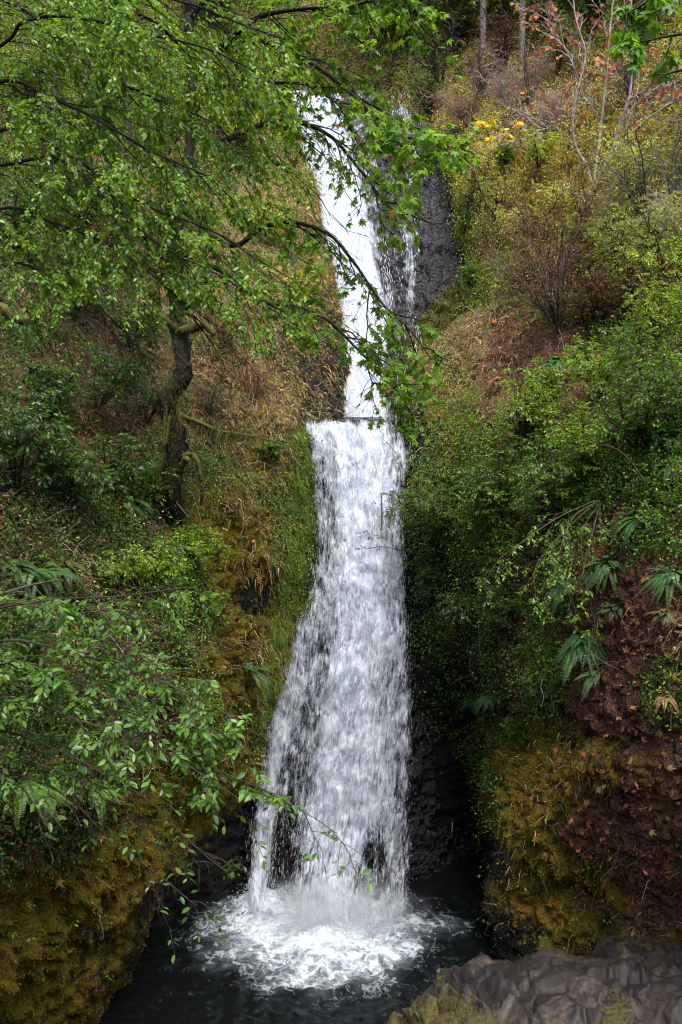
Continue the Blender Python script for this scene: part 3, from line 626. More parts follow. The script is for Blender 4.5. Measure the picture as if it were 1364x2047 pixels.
fg = loft(FG, 3.0); finish(fg, rocky(fg, 5.0), (0, -.6, 1))
mm = idw(fg.px, fg.py, [(790,2040,1.),(850,2030,.9),(920,2035,.9),(860,1970,.5),(950,1950,.1),(1090,1920,.05),(1000,2000,.1),(1150,1980,.05),(1230,2040,.7),(1100,2040,.4),(1080,1990,.3),(1364,1960,.05),(1300,2030,.2),(980,2040,.7)])[..., 0]
fgr = surf_mesh(fg, 'rock_slab', M_SLAB, np.stack([mm * .85] + [mm * 0] * 2, -1), False); tag(fgr, 'wide bare grey-brown rock slab with mossy rim beside the pool', 'rock')
F2 = [
 [(1170,1990,18.6),(1215,1960,18.7),(1290,1930,18.7),(1364,1920,18.6),(1700,1920,17.6)],
 [(1185,1920,18.3),(1222,1890,18.3),(1290,1872,18.3),(1364,1864,18.1),(1700,1860,17)],
 [(1192,1935,17.8),(1230,1908,17.6),(1290,1893,17.5),(1364,1885,17.3),(1700,1880,16.3)],
 [(1200,1960,17.3),(1240,1935,17.1),(1295,1925,16.9),(1364,1915,16.7),(1700,1910,15.8)],
 [(1205,2040,17),(1245,2040,16.8),(1300,2040,16.5),(1364,2040,16.3),(1700,2040,15.5)],
]
f2 = loft(F2, 3.0); finish(f2, rocky(f2, 12.0, .6) + .16, (0, -.6, 1))
m2 = idw(f2.px, f2.py, [(1200,1925,.1),(1240,1895,.45),(1300,1880,.7),(1364,1875,.75),(1290,1905,.35),(1364,1905,.2),(1260,1930,0)])[..., 0]
f2o = surf_mesh(f2, 'boulder', M_SLAB, np.stack([m2] + [m2 * 0] * 2, -1), False); tag(f2o, 'low boulder capped with yellow moss behind the bare rock slab', 'boulder')
# ------------------------------------------------------------------ plant helpers
UP = np.array([0, 0, 1.0])
_lk = [(s.px.ravel(), s.py.ravel(), s.V.reshape(-1, 3), s.Nn.reshape(-1, 3)) for s in (left, right)]
def on(px, py, r=9.0):
    """Front-most bank point seen at this photo pixel, and its normal."""
    best = None
    for X_, Y_, V_, N_ in _lk:
        d = (X_ - px) ** 2 + (Y_ - py) ** 2
        ok = np.where((d < r * r) & (V_[:, 1] > 3))[0]
        if len(ok):
            k = ok[np.argmin(V_[ok, 1])]
            if best is None or V_[k, 1] < best[0][1]: best = (V_[k], N_[k])
    if best is None: return on(px, py, r * 3)
    return best
def greens(rng, n, base, jv=0.3, jh=0.12, alt=None, palt=0.0):
    c = np.array(base)[rng.randint(0, len(base), n)] if np.ndim(base[0]) else np.tile(np.array(base), (n, 1))
    if alt is not None:
        m = rng.rand(n) < palt; c = c.copy(); c[m] = np.array(alt)[rng.randint(0, len(alt), m.sum())]
    return c * (1 + rng.uniform(-jv, jv, (n, 1))) * (1 + rng.uniform(-jh, jh, (n, 3)))
T_OVAL = (np.array([(0,0,0),(.3,.20,.03),(.3,0,-.03),(.3,-.20,.03),(.68,.19,.0),(.68,0,-.05),(.68,-.19,.0),(1,0,-.14)]),
          [np.array([(0,2,1),(0,3,2),(4,5,7),(5,6,7)]), np.array([(1,2,5,4),(2,3,6,5)])])
T_DIAM = (np.array([(0,0,0),(.45,.24,.04),(1,0,-.06),(.45,-.24,.04)]), [np.array([(0,2,1),(0,3,2)])])
def _maple():
    pts = []
    for a_, r_ in ((0,1.0),(-17,.62),(-34,.40),(-52,.86),(-72,.58),(-84,.36),(-112,.62),(-150,.22),(150,.22),(112,.62),(84,.36),(72,.58),(52,.86),(34,.40),(17,.62)):
        t = math.radians(a_); pts.append((.12 + r_ * .86 * math.cos(t), r_ * .86 * math.sin(t), -.20 * r_ * r_ + .05))
    pts = np.array(pts); n = len(pts)
    V = np.concatenate([[(.12, 0, .03)], pts])
    return (V, [np.array([(0, 1 + (i + 1) % n, 1 + i) for i in range(n)])[:, ::-1]])
T_MAPLE = _maple()
def inst(mb, tmpl, pos, X, Nn, size, col):
    X = nrm(X); Yv = nrm(np.cross(Nn, X)); Z = np.cross(X, Yv)
    T, faces = tmpl; n = len(pos); k = len(T)
    s = np.asarray(size, float).reshape(-1, 1, 1)
    V = pos[:, None] + s * (T[None, :, 0:1] * X[:, None] + T[None, :, 1:2] * Yv[:, None] + T[None, :, 2:3] * Z[:, None])
    o = (np.arange(n) * k)[:, None, None]
    mb.add(V.reshape(-1, 3), [(o + f[None]).reshape(-1, f.shape[1]) for f in faces], np.repeat(col, k, 0))
def tubes(mb, PL, r0, r1, col, sides=4, bump=0.0, rng=None, prof=None):
    PL = np.asarray(PL, float); N, M, _ = PL.shape
    T = nrm(np.gradient(PL, axis=1))
    ref = np.where(np.abs(T[:, :1, 2:3]) > .85, np.array([[[1., 0, 0]]]), np.array([[[0, 0, 1.]]]))
    A = nrm(np.cross(T, np.broadcast_to(ref, T.shape))); B = np.cross(T, A)
    t = np.linspace(0, 1, M)[None]; r = np.asarray(r0).reshape(-1, 1) * (1 - t) + np.asarray(r1).reshape(-1, 1) * t
    if prof is not None: r = r * prof
    th = np.arange(sides) * 2 * np.pi / sides
    rr_ = np.broadcast_to(r[..., None], (N, M, sides)).copy()
    V = PL[:, :, None] + rr_[..., None] * (np.cos(th)[None, None, :, None] * A[:, :, None] + np.sin(th)[None, None, :, None] * B[:, :, None])
    if bump:
        nz = fbm(V, 0.30, 3, .6) * 1.2 + np.clip(fbm(V + 7, .16, 2), 0, 1)
        V = V + (V - PL[:, :, None]) * (nz * bump)[..., None]
    i = np.arange(N * M * sides).reshape(N, M, sides); j = np.roll(i, -1, 2)
    f = np.stack([i[:, :-1], j[:, :-1], j[:, 1:], i[:, 1:]], -1).reshape(-1, 4)
    c = np.asarray(col, float)
    if c.ndim == 2: c = np.repeat(c, M * sides, 0)
    mb.add(V.reshape(-1, 3), f, c)
def smooth_line(pts, M):
    pts = np.asarray(pts, float)
    sub = [max(2, int(20))] * (len(pts) - 1)
    t = hermite_cr(pts, 16)
    d = np.concatenate([[0], np.cumsum(np.linalg.norm(np.diff(t, axis=0), axis=1))])
    q = np.linspace(0, d[-1], M)
    return np.stack([np.interp(q, d, t[:, k]) for k in range(3)], -1)
def hermite_cr(A, s):
    m = np.gradient(A, axis=0); out = []
    for i in range(len(A) - 1):
        t = (np.arange(s) / s)[:, None]
        out.append((2*t**3-3*t**2+1)*A[i] + (t**3-2*t**2+t)*m[i] + (-2*t**3+3*t**2)*A[i+1] + (t**3-t**2)*m[i+1])
    return np.concatenate(out + [A[-1:]])
def limb(pts, M=26):
    p = np.array(pts, float); return smooth_line(P(p[:, 0], p[:, 1], p[:, 2]), M)
def children(rng, PL, n, t0, ang, length, droop, M=8, wig=0.06, flat=0.6, t1=1.0, bias=None, taper=0.5):
    """n side shoots per parent polyline -> (N*n, M, 3), index of parent, t along it"""
    N, Mp, _ = PL.shape
    k = np.repeat(np.arange(N), n); t = (t0 + (t1 - t0) * (np.tile((np.arange(n) + .5) / n, N) + rng.uniform(-.4, .4, N * n) / n)).clip(0, 1)
    x = t * (Mp - 1); i = np.minimum(x.astype(int), Mp - 2); f = (x - i)[:, None]
    p = PL[k, i] * (1 - f) + PL[k, i + 1] * f; T = nrm(PL[k, i + 1] - PL[k, i])
    S = nrm(np.cross(T, np.tile(UP, (len(T), 1))) + 1e-6); U2 = np.cross(S, T)
    sg = np.where(rng.rand(len(k)) < .5, -1, 1)[:, None]; ph = rng.normal(0, flat, len(k))[:, None]
    a = np.radians(ang + rng.normal(0, 14, len(k)))[:, None]
    D = np.cos(a) * T + np.sin(a) * (sg * np.cos(ph) * S + np.sin(ph) * U2)
    if bias is not None: D = nrm(D + np.asarray(bias))
    L = (rng.uniform(*length, len(k)) * (1 - taper * t))[:, None, None]
    s = np.linspace(0, 1, M)[None, :, None]
    w = np.cumsum(rng.normal(0, wig, (len(k), M, 3)), 1); w -= w[:, :1]
    Q = p[:, None] + L * (D[:, None] * s + droop * s**2 * np.array([0, 0, -1.]) + w * s)
    return Q, k, t
def leaves_on(rng, mb, PL, per, tmpl, size, cols, t0=0.15, up=0.5, hang=0.25, spread=0.8, keep=None):
    N, M, _ = PL.shape
    k = np.repeat(np.arange(N), per); t = t0 + (1 - t0) * np.sqrt(np.tile((np.arange(per) + .5) / per, N) + rng.uniform(-.3, .3, N * per) / per).clip(0, 1)
    x = t * (M - 1); i = np.minimum(x.astype(int), M - 2); f = (x - i)[:, None]
    p = PL[k, i] * (1 - f) + PL[k, i + 1] * f; T = nrm(PL[k, i + 1] - PL[k, i])
    S = nrm(np.cross(T, np.tile(UP, (len(T), 1))) + 1e-6)
    sg = np.where(np.tile(np.arange(per) % 2, N) == 0, -1, 1)[:, None]
    X = nrm(S * sg * spread + T * .6 + np.array([0, 0, -hang]) + rng.normal(0, .28, (len(k), 3)))
    Nn = nrm(UP + rng.normal(0, up, (len(k), 3)))
    sz = rng.uniform(*size, len(k)); c = cols(len(k))
    if keep is not None:
        m = keep(p); p, X, Nn, sz, c = p[m], X[m], Nn[m], sz[m], c[m]
    p = p + X * (sz * .12)[:, None]
    inst(mb, tmpl, p, X, Nn, sz, c); return len(p)
def blades(rng, mb, pos, D, L, W, droop, col, seg=3):
    n = len(pos); D = nrm(D); L = np.asarray(L).reshape(-1, 1, 1); s = np.linspace(0, 1, seg + 1)[None, :, None]
    C_ = pos[:, None] + L * (D[:, None] * s + np.asarray(droop).reshape(-1, 1, 1) * s**2 * np.array([0, 0, -1.]))
    S = nrm(np.cross(D, rng.normal(0, 1, (n, 3))))[:, None] * np.asarray(W).reshape(-1, 1, 1) * (1 - s * .92)
    V = np.stack([C_ - S, C_ + S], 2).reshape(n, -1, 3); k = (seg + 1) * 2
    f = np.array([(2*i, 2*i+1, 2*i+3, 2*i+2) for i in range(seg)])
    mb.add(V.reshape(-1, 3), (np.arange(n)[:, None, None] * k + f[None]).reshape(-1, 4), np.repeat(col, k, 0))
def sample(rng, s, n, w):
    """n random points on a loft, even in the picture times weight w(px, py, C)"""
    ax, bx = np.gradient(s.px); ay, by = np.gradient(s.py)
    ar = np.abs(ax * by - bx * ay) + 0.5
    inn = (s.px > -160) & (s.px < 1520) & (s.py > -160) & (s.py < 2200) & (s.V[..., 1] > 3)
    ww = (ar * inn * np.clip(w, 0, None)).ravel()
    if ww.sum() <= 0: return np.zeros((0, 3)), np.zeros((0, 3)), np.zeros(0, int)
    k = rng.choice(ww.size, n, p=ww / ww.sum()); C_ = s.n[1]
    r = np.clip(k // C_, 1, s.n[0] - 2); c = np.clip(k % C_, 1, C_ - 2)
    p = s.V[r, c] + (s.V[r, c + 1] - s.V[r, c]) * rng.uniform(-.5, .5, (n, 1)) + (s.V[r + 1, c] - s.V[r, c]) * rng.uniform(-.5, .5, (n, 1))
    return p, s.Nn[r, c], r * C_ + c

# palettes (linear base colours)
G_MID = [(.075,.150,.018),(.095,.175,.020),(.060,.120,.022)]
G_BRI = [(.150,.255,.020),(.120,.230,.016),(.175,.260,.028)]
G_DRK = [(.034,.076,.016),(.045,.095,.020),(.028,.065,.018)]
G_YEL = [(.38,.44,.055),(.32,.42,.05),(.45,.43,.08)]
C_RED = [(.24,.075,.034),(.17,.055,.03),(.28,.11,.045)]
C_ORG = [(.42,.15,.06),(.36,.12,.045),(.30,.10,.04),(.46,.20,.09)]
C_STR = [(.42,.30,.13),(.34,.24,.10),(.50,.37,.18)]
C_BRN = [(.090,.046,.026),(.13,.065,.034),(.06,.032,.02)]
C_GRY = [(.30,.26,.23),(.22,.19,.17),(.38,.34,.31)]

# ------------------------------------------------------------------ ground cover on the banks
rng = np.random.RandomState(11)
def wmap(s, pts): return np.clip(idw(s.px, s.py, pts, 5.0)[..., 0] - .04, 0, 1)
def clump(s, sc, lo=-.25, hi=.25): return sstep(lo, hi, fbm(s.V, sc, 3, .6))
SB = ((left, CL, 'left'), (right, CR, 'right'))
# small leaves of herbs and creepers
hw = {'left': [(400,150,1),(480,330,.7),(300,350,.9),(100,350,.9),(100,500,.7),(300,600,.6),(300,750,.5),(150,700,.6),(500,650,.3),(560,500,.35),(400,800,.2),(150,850,.45),(250,870,.3),(100,1050,.6),(300,1050,.7),(400,950,.5),(520,930,.35),(470,1150,.04),(480,1070,.08),(450,1220,.05),(470,1280,.02),(430,1230,.5),(350,1180,1),(250,1150,1),(100,1300,.9),(300,1400,.6),(120,1650,.5),(250,1750,.02),(100,1900,.03),(150,1820,.02),(280,1650,.05),(450,1700,.02),(600,1100,.5),(560,800,.2),(580,650,.4),(200,100,1)],
      'right': [(950,250,.5),(1050,180,.3),(1100,330,.22),(1050,320,.15),(1050,420,.2),(1100,430,.25),(1300,300,.35),(1300,500,.9),(930,450,.9),(940,560,.9),(950,680,.1),(1000,700,.02),(1030,730,.02),(1070,750,.05),(900,780,.3),(1100,620,.6),(1300,650,.9),(1100,850,1),(1000,950,1),(1250,900,1),(1300,1000,.8),(900,1000,1),(860,1150,.7),(950,1180,.8),(950,1350,1),(1000,1450,.6),(1060,1350,.8),(1100,1200,.4),(1250,1300,.02),(1260,1200,.03),(1230,1380,.02),(1290,1480,.02),(1250,1450,.02),(1320,1600,.02),(1330,1750,.02),(1180,1480,.04),(1150,1600,.04),(1250,1620,.02),(1050,1600,.02),(1050,1530,.03),(1060,1680,.02),(960,1500,.5),(985,1620,.25),(1000,1540,.15),(900,1550,.06),(1330,1400,.25),(1050,1780,.1),(1200,1750,.07),(1100,30,1),(900,80,1)]}
mb = MB()
for s, Cc, nm in SB:
    w = wmap(s, hw[nm]) * (.06 + .94 * clump(s, 1.3, -.15, .3)) * (.2 + .8 * clump(s, .35)) * (1 - .8 * Cc[..., 2])
    n = 170000; p, N_, k = sample(rng, s, n, w)
    up = sstep(150, -100, s.py.ravel()[k]);
    X = nrm(rng.normal(0, 1, (n, 3)) + np.array([0, -.3, -.2])); Nn = nrm(N_ * .6 + UP * .6 + rng.normal(0, .5, (n, 3)))
    dk = p[:, 1]
    c = greens(rng, n, G_MID + G_DRK + G_MID, .4, .15, G_BRI, .16)
    yel = sstep(600, 250, s.py.ravel()[k])[:, None] * (s is right) * .7 + sstep(.2, .8, Cc.reshape(-1, 4)[k, 3])[:, None] * .5
    if s is left: c = np.where(((s.px.ravel()[k] < 330) & (s.py.ravel()[k] > 520) & (rng.rand(n) < .8))[:, None], greens(rng, n, G_DRK + C_BRN, .4, .15), c)  # canopy shade on the left slope, put into darker leaf colours
    c = c * (1 - np.clip(yel, 0, .9)) + greens(rng, n, G_YEL + C_STR, .4, .15) * np.clip(yel, 0, .9)
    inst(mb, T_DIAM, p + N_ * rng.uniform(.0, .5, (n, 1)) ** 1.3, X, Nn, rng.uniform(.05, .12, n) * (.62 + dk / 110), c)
# sprigs: low many leaved plants standing off the ground
KIND = [G_MID, G_BRI, G_DRK, G_YEL, C_RED, [(.30,.34,.19),(.25,.29,.15)], C_BRN]
for s, Cc, nm in SB:
    w = wmap(s, hw[nm]) ** 1.2 * (.1 + .9 * clump(s, 1.7, -.1, .3)) * (1 - .9 * Cc[..., 2]) * (1 - .75 * sstep(.4, .9, Cc[..., 1]))
    n = 12000; p, N_, k = sample(rng, s, n, w); px_, py_ = s.px.ravel()[k], s.py.ravel()[k]
    far = sstep(720, 500, py_) if nm == 'right' else sstep(500, 250, py_) * .5
    shade = ((px_ < 330) & (py_ > 520) & (py_ < 1150)) if nm == 'left' else np.zeros(n, bool)  # sprigs under the canopy: its shade goes into their palette
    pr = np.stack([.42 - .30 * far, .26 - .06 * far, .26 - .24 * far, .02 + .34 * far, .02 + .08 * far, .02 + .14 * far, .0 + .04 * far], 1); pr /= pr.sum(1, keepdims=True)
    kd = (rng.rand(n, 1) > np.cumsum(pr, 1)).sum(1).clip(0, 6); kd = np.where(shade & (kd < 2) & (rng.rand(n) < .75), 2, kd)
    q = 14; bc = np.zeros((n, 3))
    for j, pal in enumerate(KIND):
        m = kd == j; bc[m] = greens(rng, m.sum(), pal, .25, .1)
    rad = (rng.uniform(.10, .28, n) * (.6 + p[:, 1] / 50))[:, None]
    hz = rng.uniform(.05, 1, (n, q)) ** .8
    off = rng.normal(0, .55, (n, q, 3)) * rad[..., None] * (.4 + hz[..., None])
    pos = p[:, None] + off + (N_ * .5 + UP * .7)[:, None] * (hz * rad * 2.2)[..., None]
    X = nrm(off + rng.normal(0, .05, (n, q, 3)) + np.array([0, -.03, -.02])); Nn = nrm(UP + N_[:, None] * .3 + rng.normal(0, .5, (n, q, 3)))
    c = np.repeat(bc, q, 0) * rng.uniform(.7, 1.3, (n * q, 1))
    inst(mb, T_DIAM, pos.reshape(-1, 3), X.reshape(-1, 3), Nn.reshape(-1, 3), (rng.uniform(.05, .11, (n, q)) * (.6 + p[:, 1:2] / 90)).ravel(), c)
o = mb.build('ground_cover', M_MATTE); tag(o, 'low leafy herbs and creepers covering the banks', 'ground cover', None, 'stuff')
# grass: straw tufts and the green hanging fringe by the falls
mb = MB()
gw = {'left': [(560,800,1),(540,720,.9),(560,950,.35),(520,1000,.3),(500,600,.8),(560,450,.8),(450,800,.3),(600,880,.4),(610,1000,.4),(595,1150,.3),(560,1250,.25),(545,1330,.2),(520,930,.5),(470,1200,.02),(400,1100,.03),(470,1080,.06),(460,1320,.02),(520,1200,.1),(520,1120,.25),(400,1250,.03),(350,1350,.04),(200,700,.05),(300,400,.08),(150,200,.03),(400,200,.08),(480,300,.25),(300,1000,.1),(300,1500,.05),(100,1700,.02),(100,1900,.0),(200,1850,.0),(400,1700,.0),(650,600,.7)],
      'right': [(930,670,1),(900,740,1),(960,640,1),(1000,690,.3),(890,800,.9),(970,760,.3),(940,300,.7),(1050,180,.8),(1100,100,.4),(1050,330,.2),(1300,450,.4),(920,420,1),(940,560,.9),(1100,600,.2),(1250,700,.2),(1150,850,.05),(1000,1000,.05),(1070,1420,.14),(1100,1480,.12),(1230,1240,.05),(1330,1260,.12),(1250,1300,.0),(1250,1400,.0),(1180,1400,.04),(1300,1400,.03),(1250,1600,.0),(1320,1700,.0),(1250,1750,.02),(1250,1500,.0),(900,1400,.0),(1020,1680,.1),(1150,1750,.05)]}
for s, Cc, nm in SB:
    w = wmap(s, gw[nm]) * (.2 + .8 * clump(s, .5)) * (1 - .7 * Cc[..., 2])
    n = 52000; p, N_, k = sample(rng, s, n, w); px_, py_ = s.px.ravel()[k], s.py.ravel()[k]
    g = (sstep(560, 600, px_) * (px_ < 640) * (py_ > 860) if nm == 'left' else sstep(905, 915, px_) * (px_ < 960) * (py_ < 620) * .7)
    isg = rng.rand(n) < np.clip(g + .12, 0, 1)
    c = np.where(isg[:, None], greens(rng, n, [(.07,.125,.014),(.10,.15,.02),(.05,.09,.012)], .3), greens(rng, n, C_STR + C_BRN + C_STR, .35))
    blades(rng, mb, p, N_ * .8 + np.array([0, -.1, -.1]) + rng.normal(0, .65, (n, 3)), rng.uniform(.10, .32, n), rng.uniform(.004, .009, n) * (.4 + p[:, 1] / 24), rng.uniform(.3, 1.2, n), c * (.55 + .9 * rng.rand(n, 1)))
n = 9000; ed = np.interp(left.py, [840, 1000, 1200, 1400, 1450], [612, 621, 588, 546, 530])
w = np.exp(-((left.px - ed + 16) / 17.0) ** 2) * (.08 + clump(left, .7, -.1, .35)) * (left.py > 850) * (left.py < 1440); p, N_, k = sample(rng, left, n, w)
blades(rng, mb, p, N_ * .7 + np.array([.15, -.2, -.1]) + rng.normal(0, .7, (n, 3)), rng.uniform(.08, .26, n), rng.uniform(.006, .011, n), rng.uniform(.4, 1.4, n), greens(rng, n, [(.12,.23,.02),(.16,.25,.03),(.07,.15,.018),(.24,.23,.05),(.10,.17,.02)], .5))
o = mb.build('grass', M_DRY); tag(o, 'dry straw coloured grass with a green hanging fringe along the cliff edges', 'grass', None, 'stuff')
# moss fur
mb = MB()
for s, Cc, nm in SB:
    w = np.clip(Cc[..., 0] - .25, 0, 1) * (.35 + .65 * clump(s, .4))
    n = 70000; p, N_, k = sample(rng, s, n, w)
    lobe = fbm(p, .55, 3)[:, None]
    c = greens(rng, n, [(.20,.17,.014),(.14,.135,.012),(.26,.20,.016)], .4, .1) * (1 - .4 * sstep(.0, .3, lobe)) + greens(rng, n, [(.17,.085,.012)], .3) * .5 * sstep(.0, .3, lobe)
    blades(rng, mb, p - N_ * .01, N_ + rng.normal(0, .6, (n, 3)) + (0, 0, -.2), rng.uniform(.018, .042, n) * (.5 + p[:, 1] / 40), rng.uniform(.007, .014, n) * (.5 + p[:, 1] / 40), rng.uniform(.2, .8, n), c, 2)
for s, w0 in ((fg, mm), (f2, m2)):
    w = sstep(.3, .8, w0 + .8 * fbm(s.V, .35, 3, .6)); n = 16000; p, N_, k = sample(rng, s, n, w)
    c = greens(rng, n, [(.10,.085,.010),(.07,.065,.009),(.15,.11,.012)], .5, .1)
    blades(rng, mb, p - N_ * .01, N_ + rng.normal(0, .7, (n, 3)), rng.uniform(.02, .05, n), rng.uniform(.006, .012, n), rng.uniform(.2, .8, n), c, 2)
n = 9000; p, N_, k = sample(rng, uc, n, np.clip(mo - .2, 0, 1))
blades(rng, mb, p, N_ + rng.normal(0, .6, (n, 3)) + (0, 0, -.4), rng.uniform(.05, .16, n), rng.uniform(.010, .02, n), rng.uniform(.3, .9, n), greens(rng, n, [(.13,.14,.02),(.18,.17,.02),(.09,.12,.02)], .4), 2)
o = mb.build('moss', M_MATTE); tag(o, 'thick yellow green moss on the bluffs and cliff edges', 'moss', None, 'stuff')
# dead stems and roots
mb = MB()
dw = {'left': [(420,750,1),(450,850,1),(350,650,.6),(520,720,.8),(250,400,.7),(100,700,.4),(200,850,.5),(480,600,.7),(560,900,.5),(330,1280,.6),(470,1150,.1),(150,1650,.3),(600,1100,.1),(100,1900,.05),(400,1700,0),(550,500,.6)],
      'right': [(1000,230,1),(1050,180,1),(950,130,1),(950,300,.7),(1100,250,.8),(1000,380,.5),(1080,620,1),(1150,650,1),(1200,560,.7),(1300,430,.7),(1100,430,.3),(930,480,.3),(960,700,.3),(1250,750,.3),(1100,900,.15),(1100,1450,.5),(1170,1650,.5),(1180,1700,.6),(1060,1600,.1),(1250,1350,.1),(900,1500,0),(1330,1300,.2),(1250,1250,.05),(1250,1450,.03),(1300,1650,.1),(1300,100,.8)]}
for s, Cc, nm in SB:
    w = wmap(s, dw[nm]) * (.2 + .8 * clump(s, .9)); n = 6500; p, N_, k = sample(rng, s, n, w)
    low = s.py.ravel()[k] > 1350
    D = nrm(N_ * .5 + UP * np.where(low, -.1, .55)[:, None] + rng.normal(0, .55, (n, 3)))
    M_ = 6; sg = np.linspace(0, 1, M_)[None, :, None]; L = (rng.uniform(.25, 1.1, n) * np.where(low, .4, 1))[:, None, None]
    wv = np.cumsum(rng.normal(0, .05, (n, M_, 3)), 1)
    Q = p[:, None] + L * (D[:, None] * sg + rng.uniform(.1, .9, n)[:, None, None] * sg**2 * np.array([0, 0, -1.]) + wv)
    r = rng.uniform(.004, .008, n) * (.4 + p[:, 1] / 26)
    tubes(mb, Q, r, r * .35, greens(rng, n, C_BRN + C_GRY + C_BRN, .4), 3)
o = mb.build('dead_stems', M_DRY); tag(o, 'tangle of dead brown and grey stems over the slopes', 'dead stems', None, 'stuff')
# leaf litter
mb = MB()
for s, Cc, nm in SB:
    w = (.15 + Cc[..., 1]) * (1 - Cc[..., 2]) * (.15 + .85 * clump(s, .8, 0, .4)); n = 6500; p, N_, k = sample(rng, s, n, w)
    inst(mb, T_DIAM, p + N_ * rng.uniform(.01, .05, (n, 1)), rng.normal(0, 1, (n, 3)), N_ + rng.normal(0, .4, (n, 3)), rng.uniform(.05, .13, n), greens(rng, n, C_BRN + C_ORG[1:3] + C_BRN + (C_ORG + C_RED if s is right else C_BRN), .35))
o = mb.build('leaf_litter', M_DRY); tag(o, 'small dead brown and rust leaves scattered over the earth banks', 'leaf litter', None, 'stuff')

# single fallen maple leaves
FL = [(1255,1667),(1160,1670),(1200,1680),(1170,1640),(1308,1700),(1145,1632),(1218,1712),(1284,1632),(1190,1580),(1085,1505),(1110,1490),(1330,1640),(1345,1720),(1176,1860),(1240,1565),(1290,1550),(1130,1560),(1165,1585),(1183,1588),(1262,1345),(1250,1300),(1305,1210),(1240,1362),(1300,1440),(1340,1410),(1230,1440),(1210,1470),(1320,1500),(1255,1520),(1280,1480),(1150,1520),(1345,1360),(1290,1380),(1270,1240),(1060,1700),(1190,1745),(1285,1800),(1330,1755),(1098,1810),(1240,1830),(1170,1610),(1160,1705),(1105,1560),(1140,1690),(1212,1655),(1235,1690),(1270,1700),(1175,1715),(1300,1660),(1200,1610),(1225,1590),(1250,1610),(1095,1530),(1120,1510),(1160,1500),(1200,1540),(1215,1345),(1235,1320),(1280,1335),(1225,1260),(1260,1410),(1285,1420),(1190,1440),(1310,1470),(1335,1530),(1270,1570),(1320,1590),(1150,1750),(1220,1770),(1255,1755),(1310,1820),(1200,1850),(1260,1870),
      (60,1610),(110,1700),(170,1630),(85,1660),(140,1590),(200,1672),(30,1560),(125,1760),(440,1180),(455,1130),(470,1250),(505,1090),(440,1060),(520,1160),(455,1330),(300,1560),(170,1585),(985,640),(905,690),(930,690),(1010,672),(1060,640),(990,730),(880,860),(870,830)]
rng = np.random.RandomState(5)
for k, (x, y) in enumerate(FL):
    p, N_ = on(x, y); mb = MB(); pos = (p + N_ * .04)[None]
    inst(mb, (T_MAPLE[0] * (1, rng.uniform(.45, 1), rng.uniform(.5, 2.6)), T_MAPLE[1]), pos, rng.normal(0, 1, (1, 3)), (N_ + rng.normal(0, .25, 3))[None], [rng.uniform(.12, .19)], greens(rng, 1, C_ORG if k % 4 else [(.38,.25,.09)], .3))
    ob = mb.build('fallen_leaf', M_DRY, origin=pos[0])
    tag(ob, 'curled dry orange maple leaf fallen on the ' + ('bare brown path bank' if x > 1040 and y > 1100 else 'left mossy bank' if x < 600 else 'grassy spur by the upper fall'), 'fallen leaf',
        'fallen leaves on the ' + ('path bank' if x > 1040 and y > 1100 else 'left bank' if x < 600 else 'grassy spur'))

# ------------------------------------------------------------------ ferns
def fern(px, py, L, n, cols, label, pose=0.0, fwd=None, hang=1.0):
    p, N_ = on(px, py); rng = np.random.RandomState(int(px * 7 + py)); mb = MB(); n = int(n * 1.9)
    p = p + N_ * .10
    az = np.arange(n) * 2.4 + rng.uniform(0, .6, n); el = np.radians(rng.uniform(25, 70, n))
    D = np.stack([np.cos(az) * np.cos(el), np.sin(az) * np.cos(el), np.sin(el)], -1)
    D = nrm(D + N_ * .75 + np.array([0, -.25, 0]))
    M_ = 24; s = np.linspace(0, 1, M_)[None, :, None]; LL = (L * rng.uniform(.7, 1.1, n))[:, None, None]
    C_ = p + LL * (D[:, None] * s + (rng.uniform(.5, 1.1, n) * hang)[:, None, None] * s**2.0 * np.array([0, 0, -1.]))
    tubes(mb, C_, np.full(n, .006), np.full(n, .002), greens(rng, n, [(.06,.05,.02)], .2), 3)
    T = nrm(np.gradient(C_, axis=1)); S = nrm(np.cross(T, np.tile(UP, (n, M_, 1)))); U2 = nrm(np.cross(S, T))
    prof = np.sin(np.pi * np.clip(np.linspace(0.10, 1.0, M_), 0, 1)) ** .55 * (1 - .45 * np.linspace(0, 1, M_))
    base = greens(rng, n, cols, .25)
    for sg in (-1, 1):
        for sub in (0, .5):
            q = C_[:, 2:] + (sub * np.diff(C_, axis=1, append=C_[:, -1:]))[:, 2:]
            X = S[:, 2:] * sg + T[:, 2:] * .35 - U2[:, 2:] * .12; sz = (LL[:, :, 0] * .17 * prof[None, 2:])
            inst(mb, (T_DIAM[0] * (1, .55, 1), T_DIAM[1]), q.reshape(-1, 3), X.reshape(-1, 3), (U2[:, 2:] + rng.normal(0, .22, U2[:, 2:].shape)).reshape(-1, 3), sz.ravel(), np.repeat(base, M_ - 2, 0))
    ob = mb.build('fern', M_LEAF, origin=p); return tag(ob, label, 'fern')
FG_ = [(.065,.155,.040),(.085,.18,.045),(.055,.135,.045)]; FB_ = [(.12,.24,.035),(.10,.21,.035)]
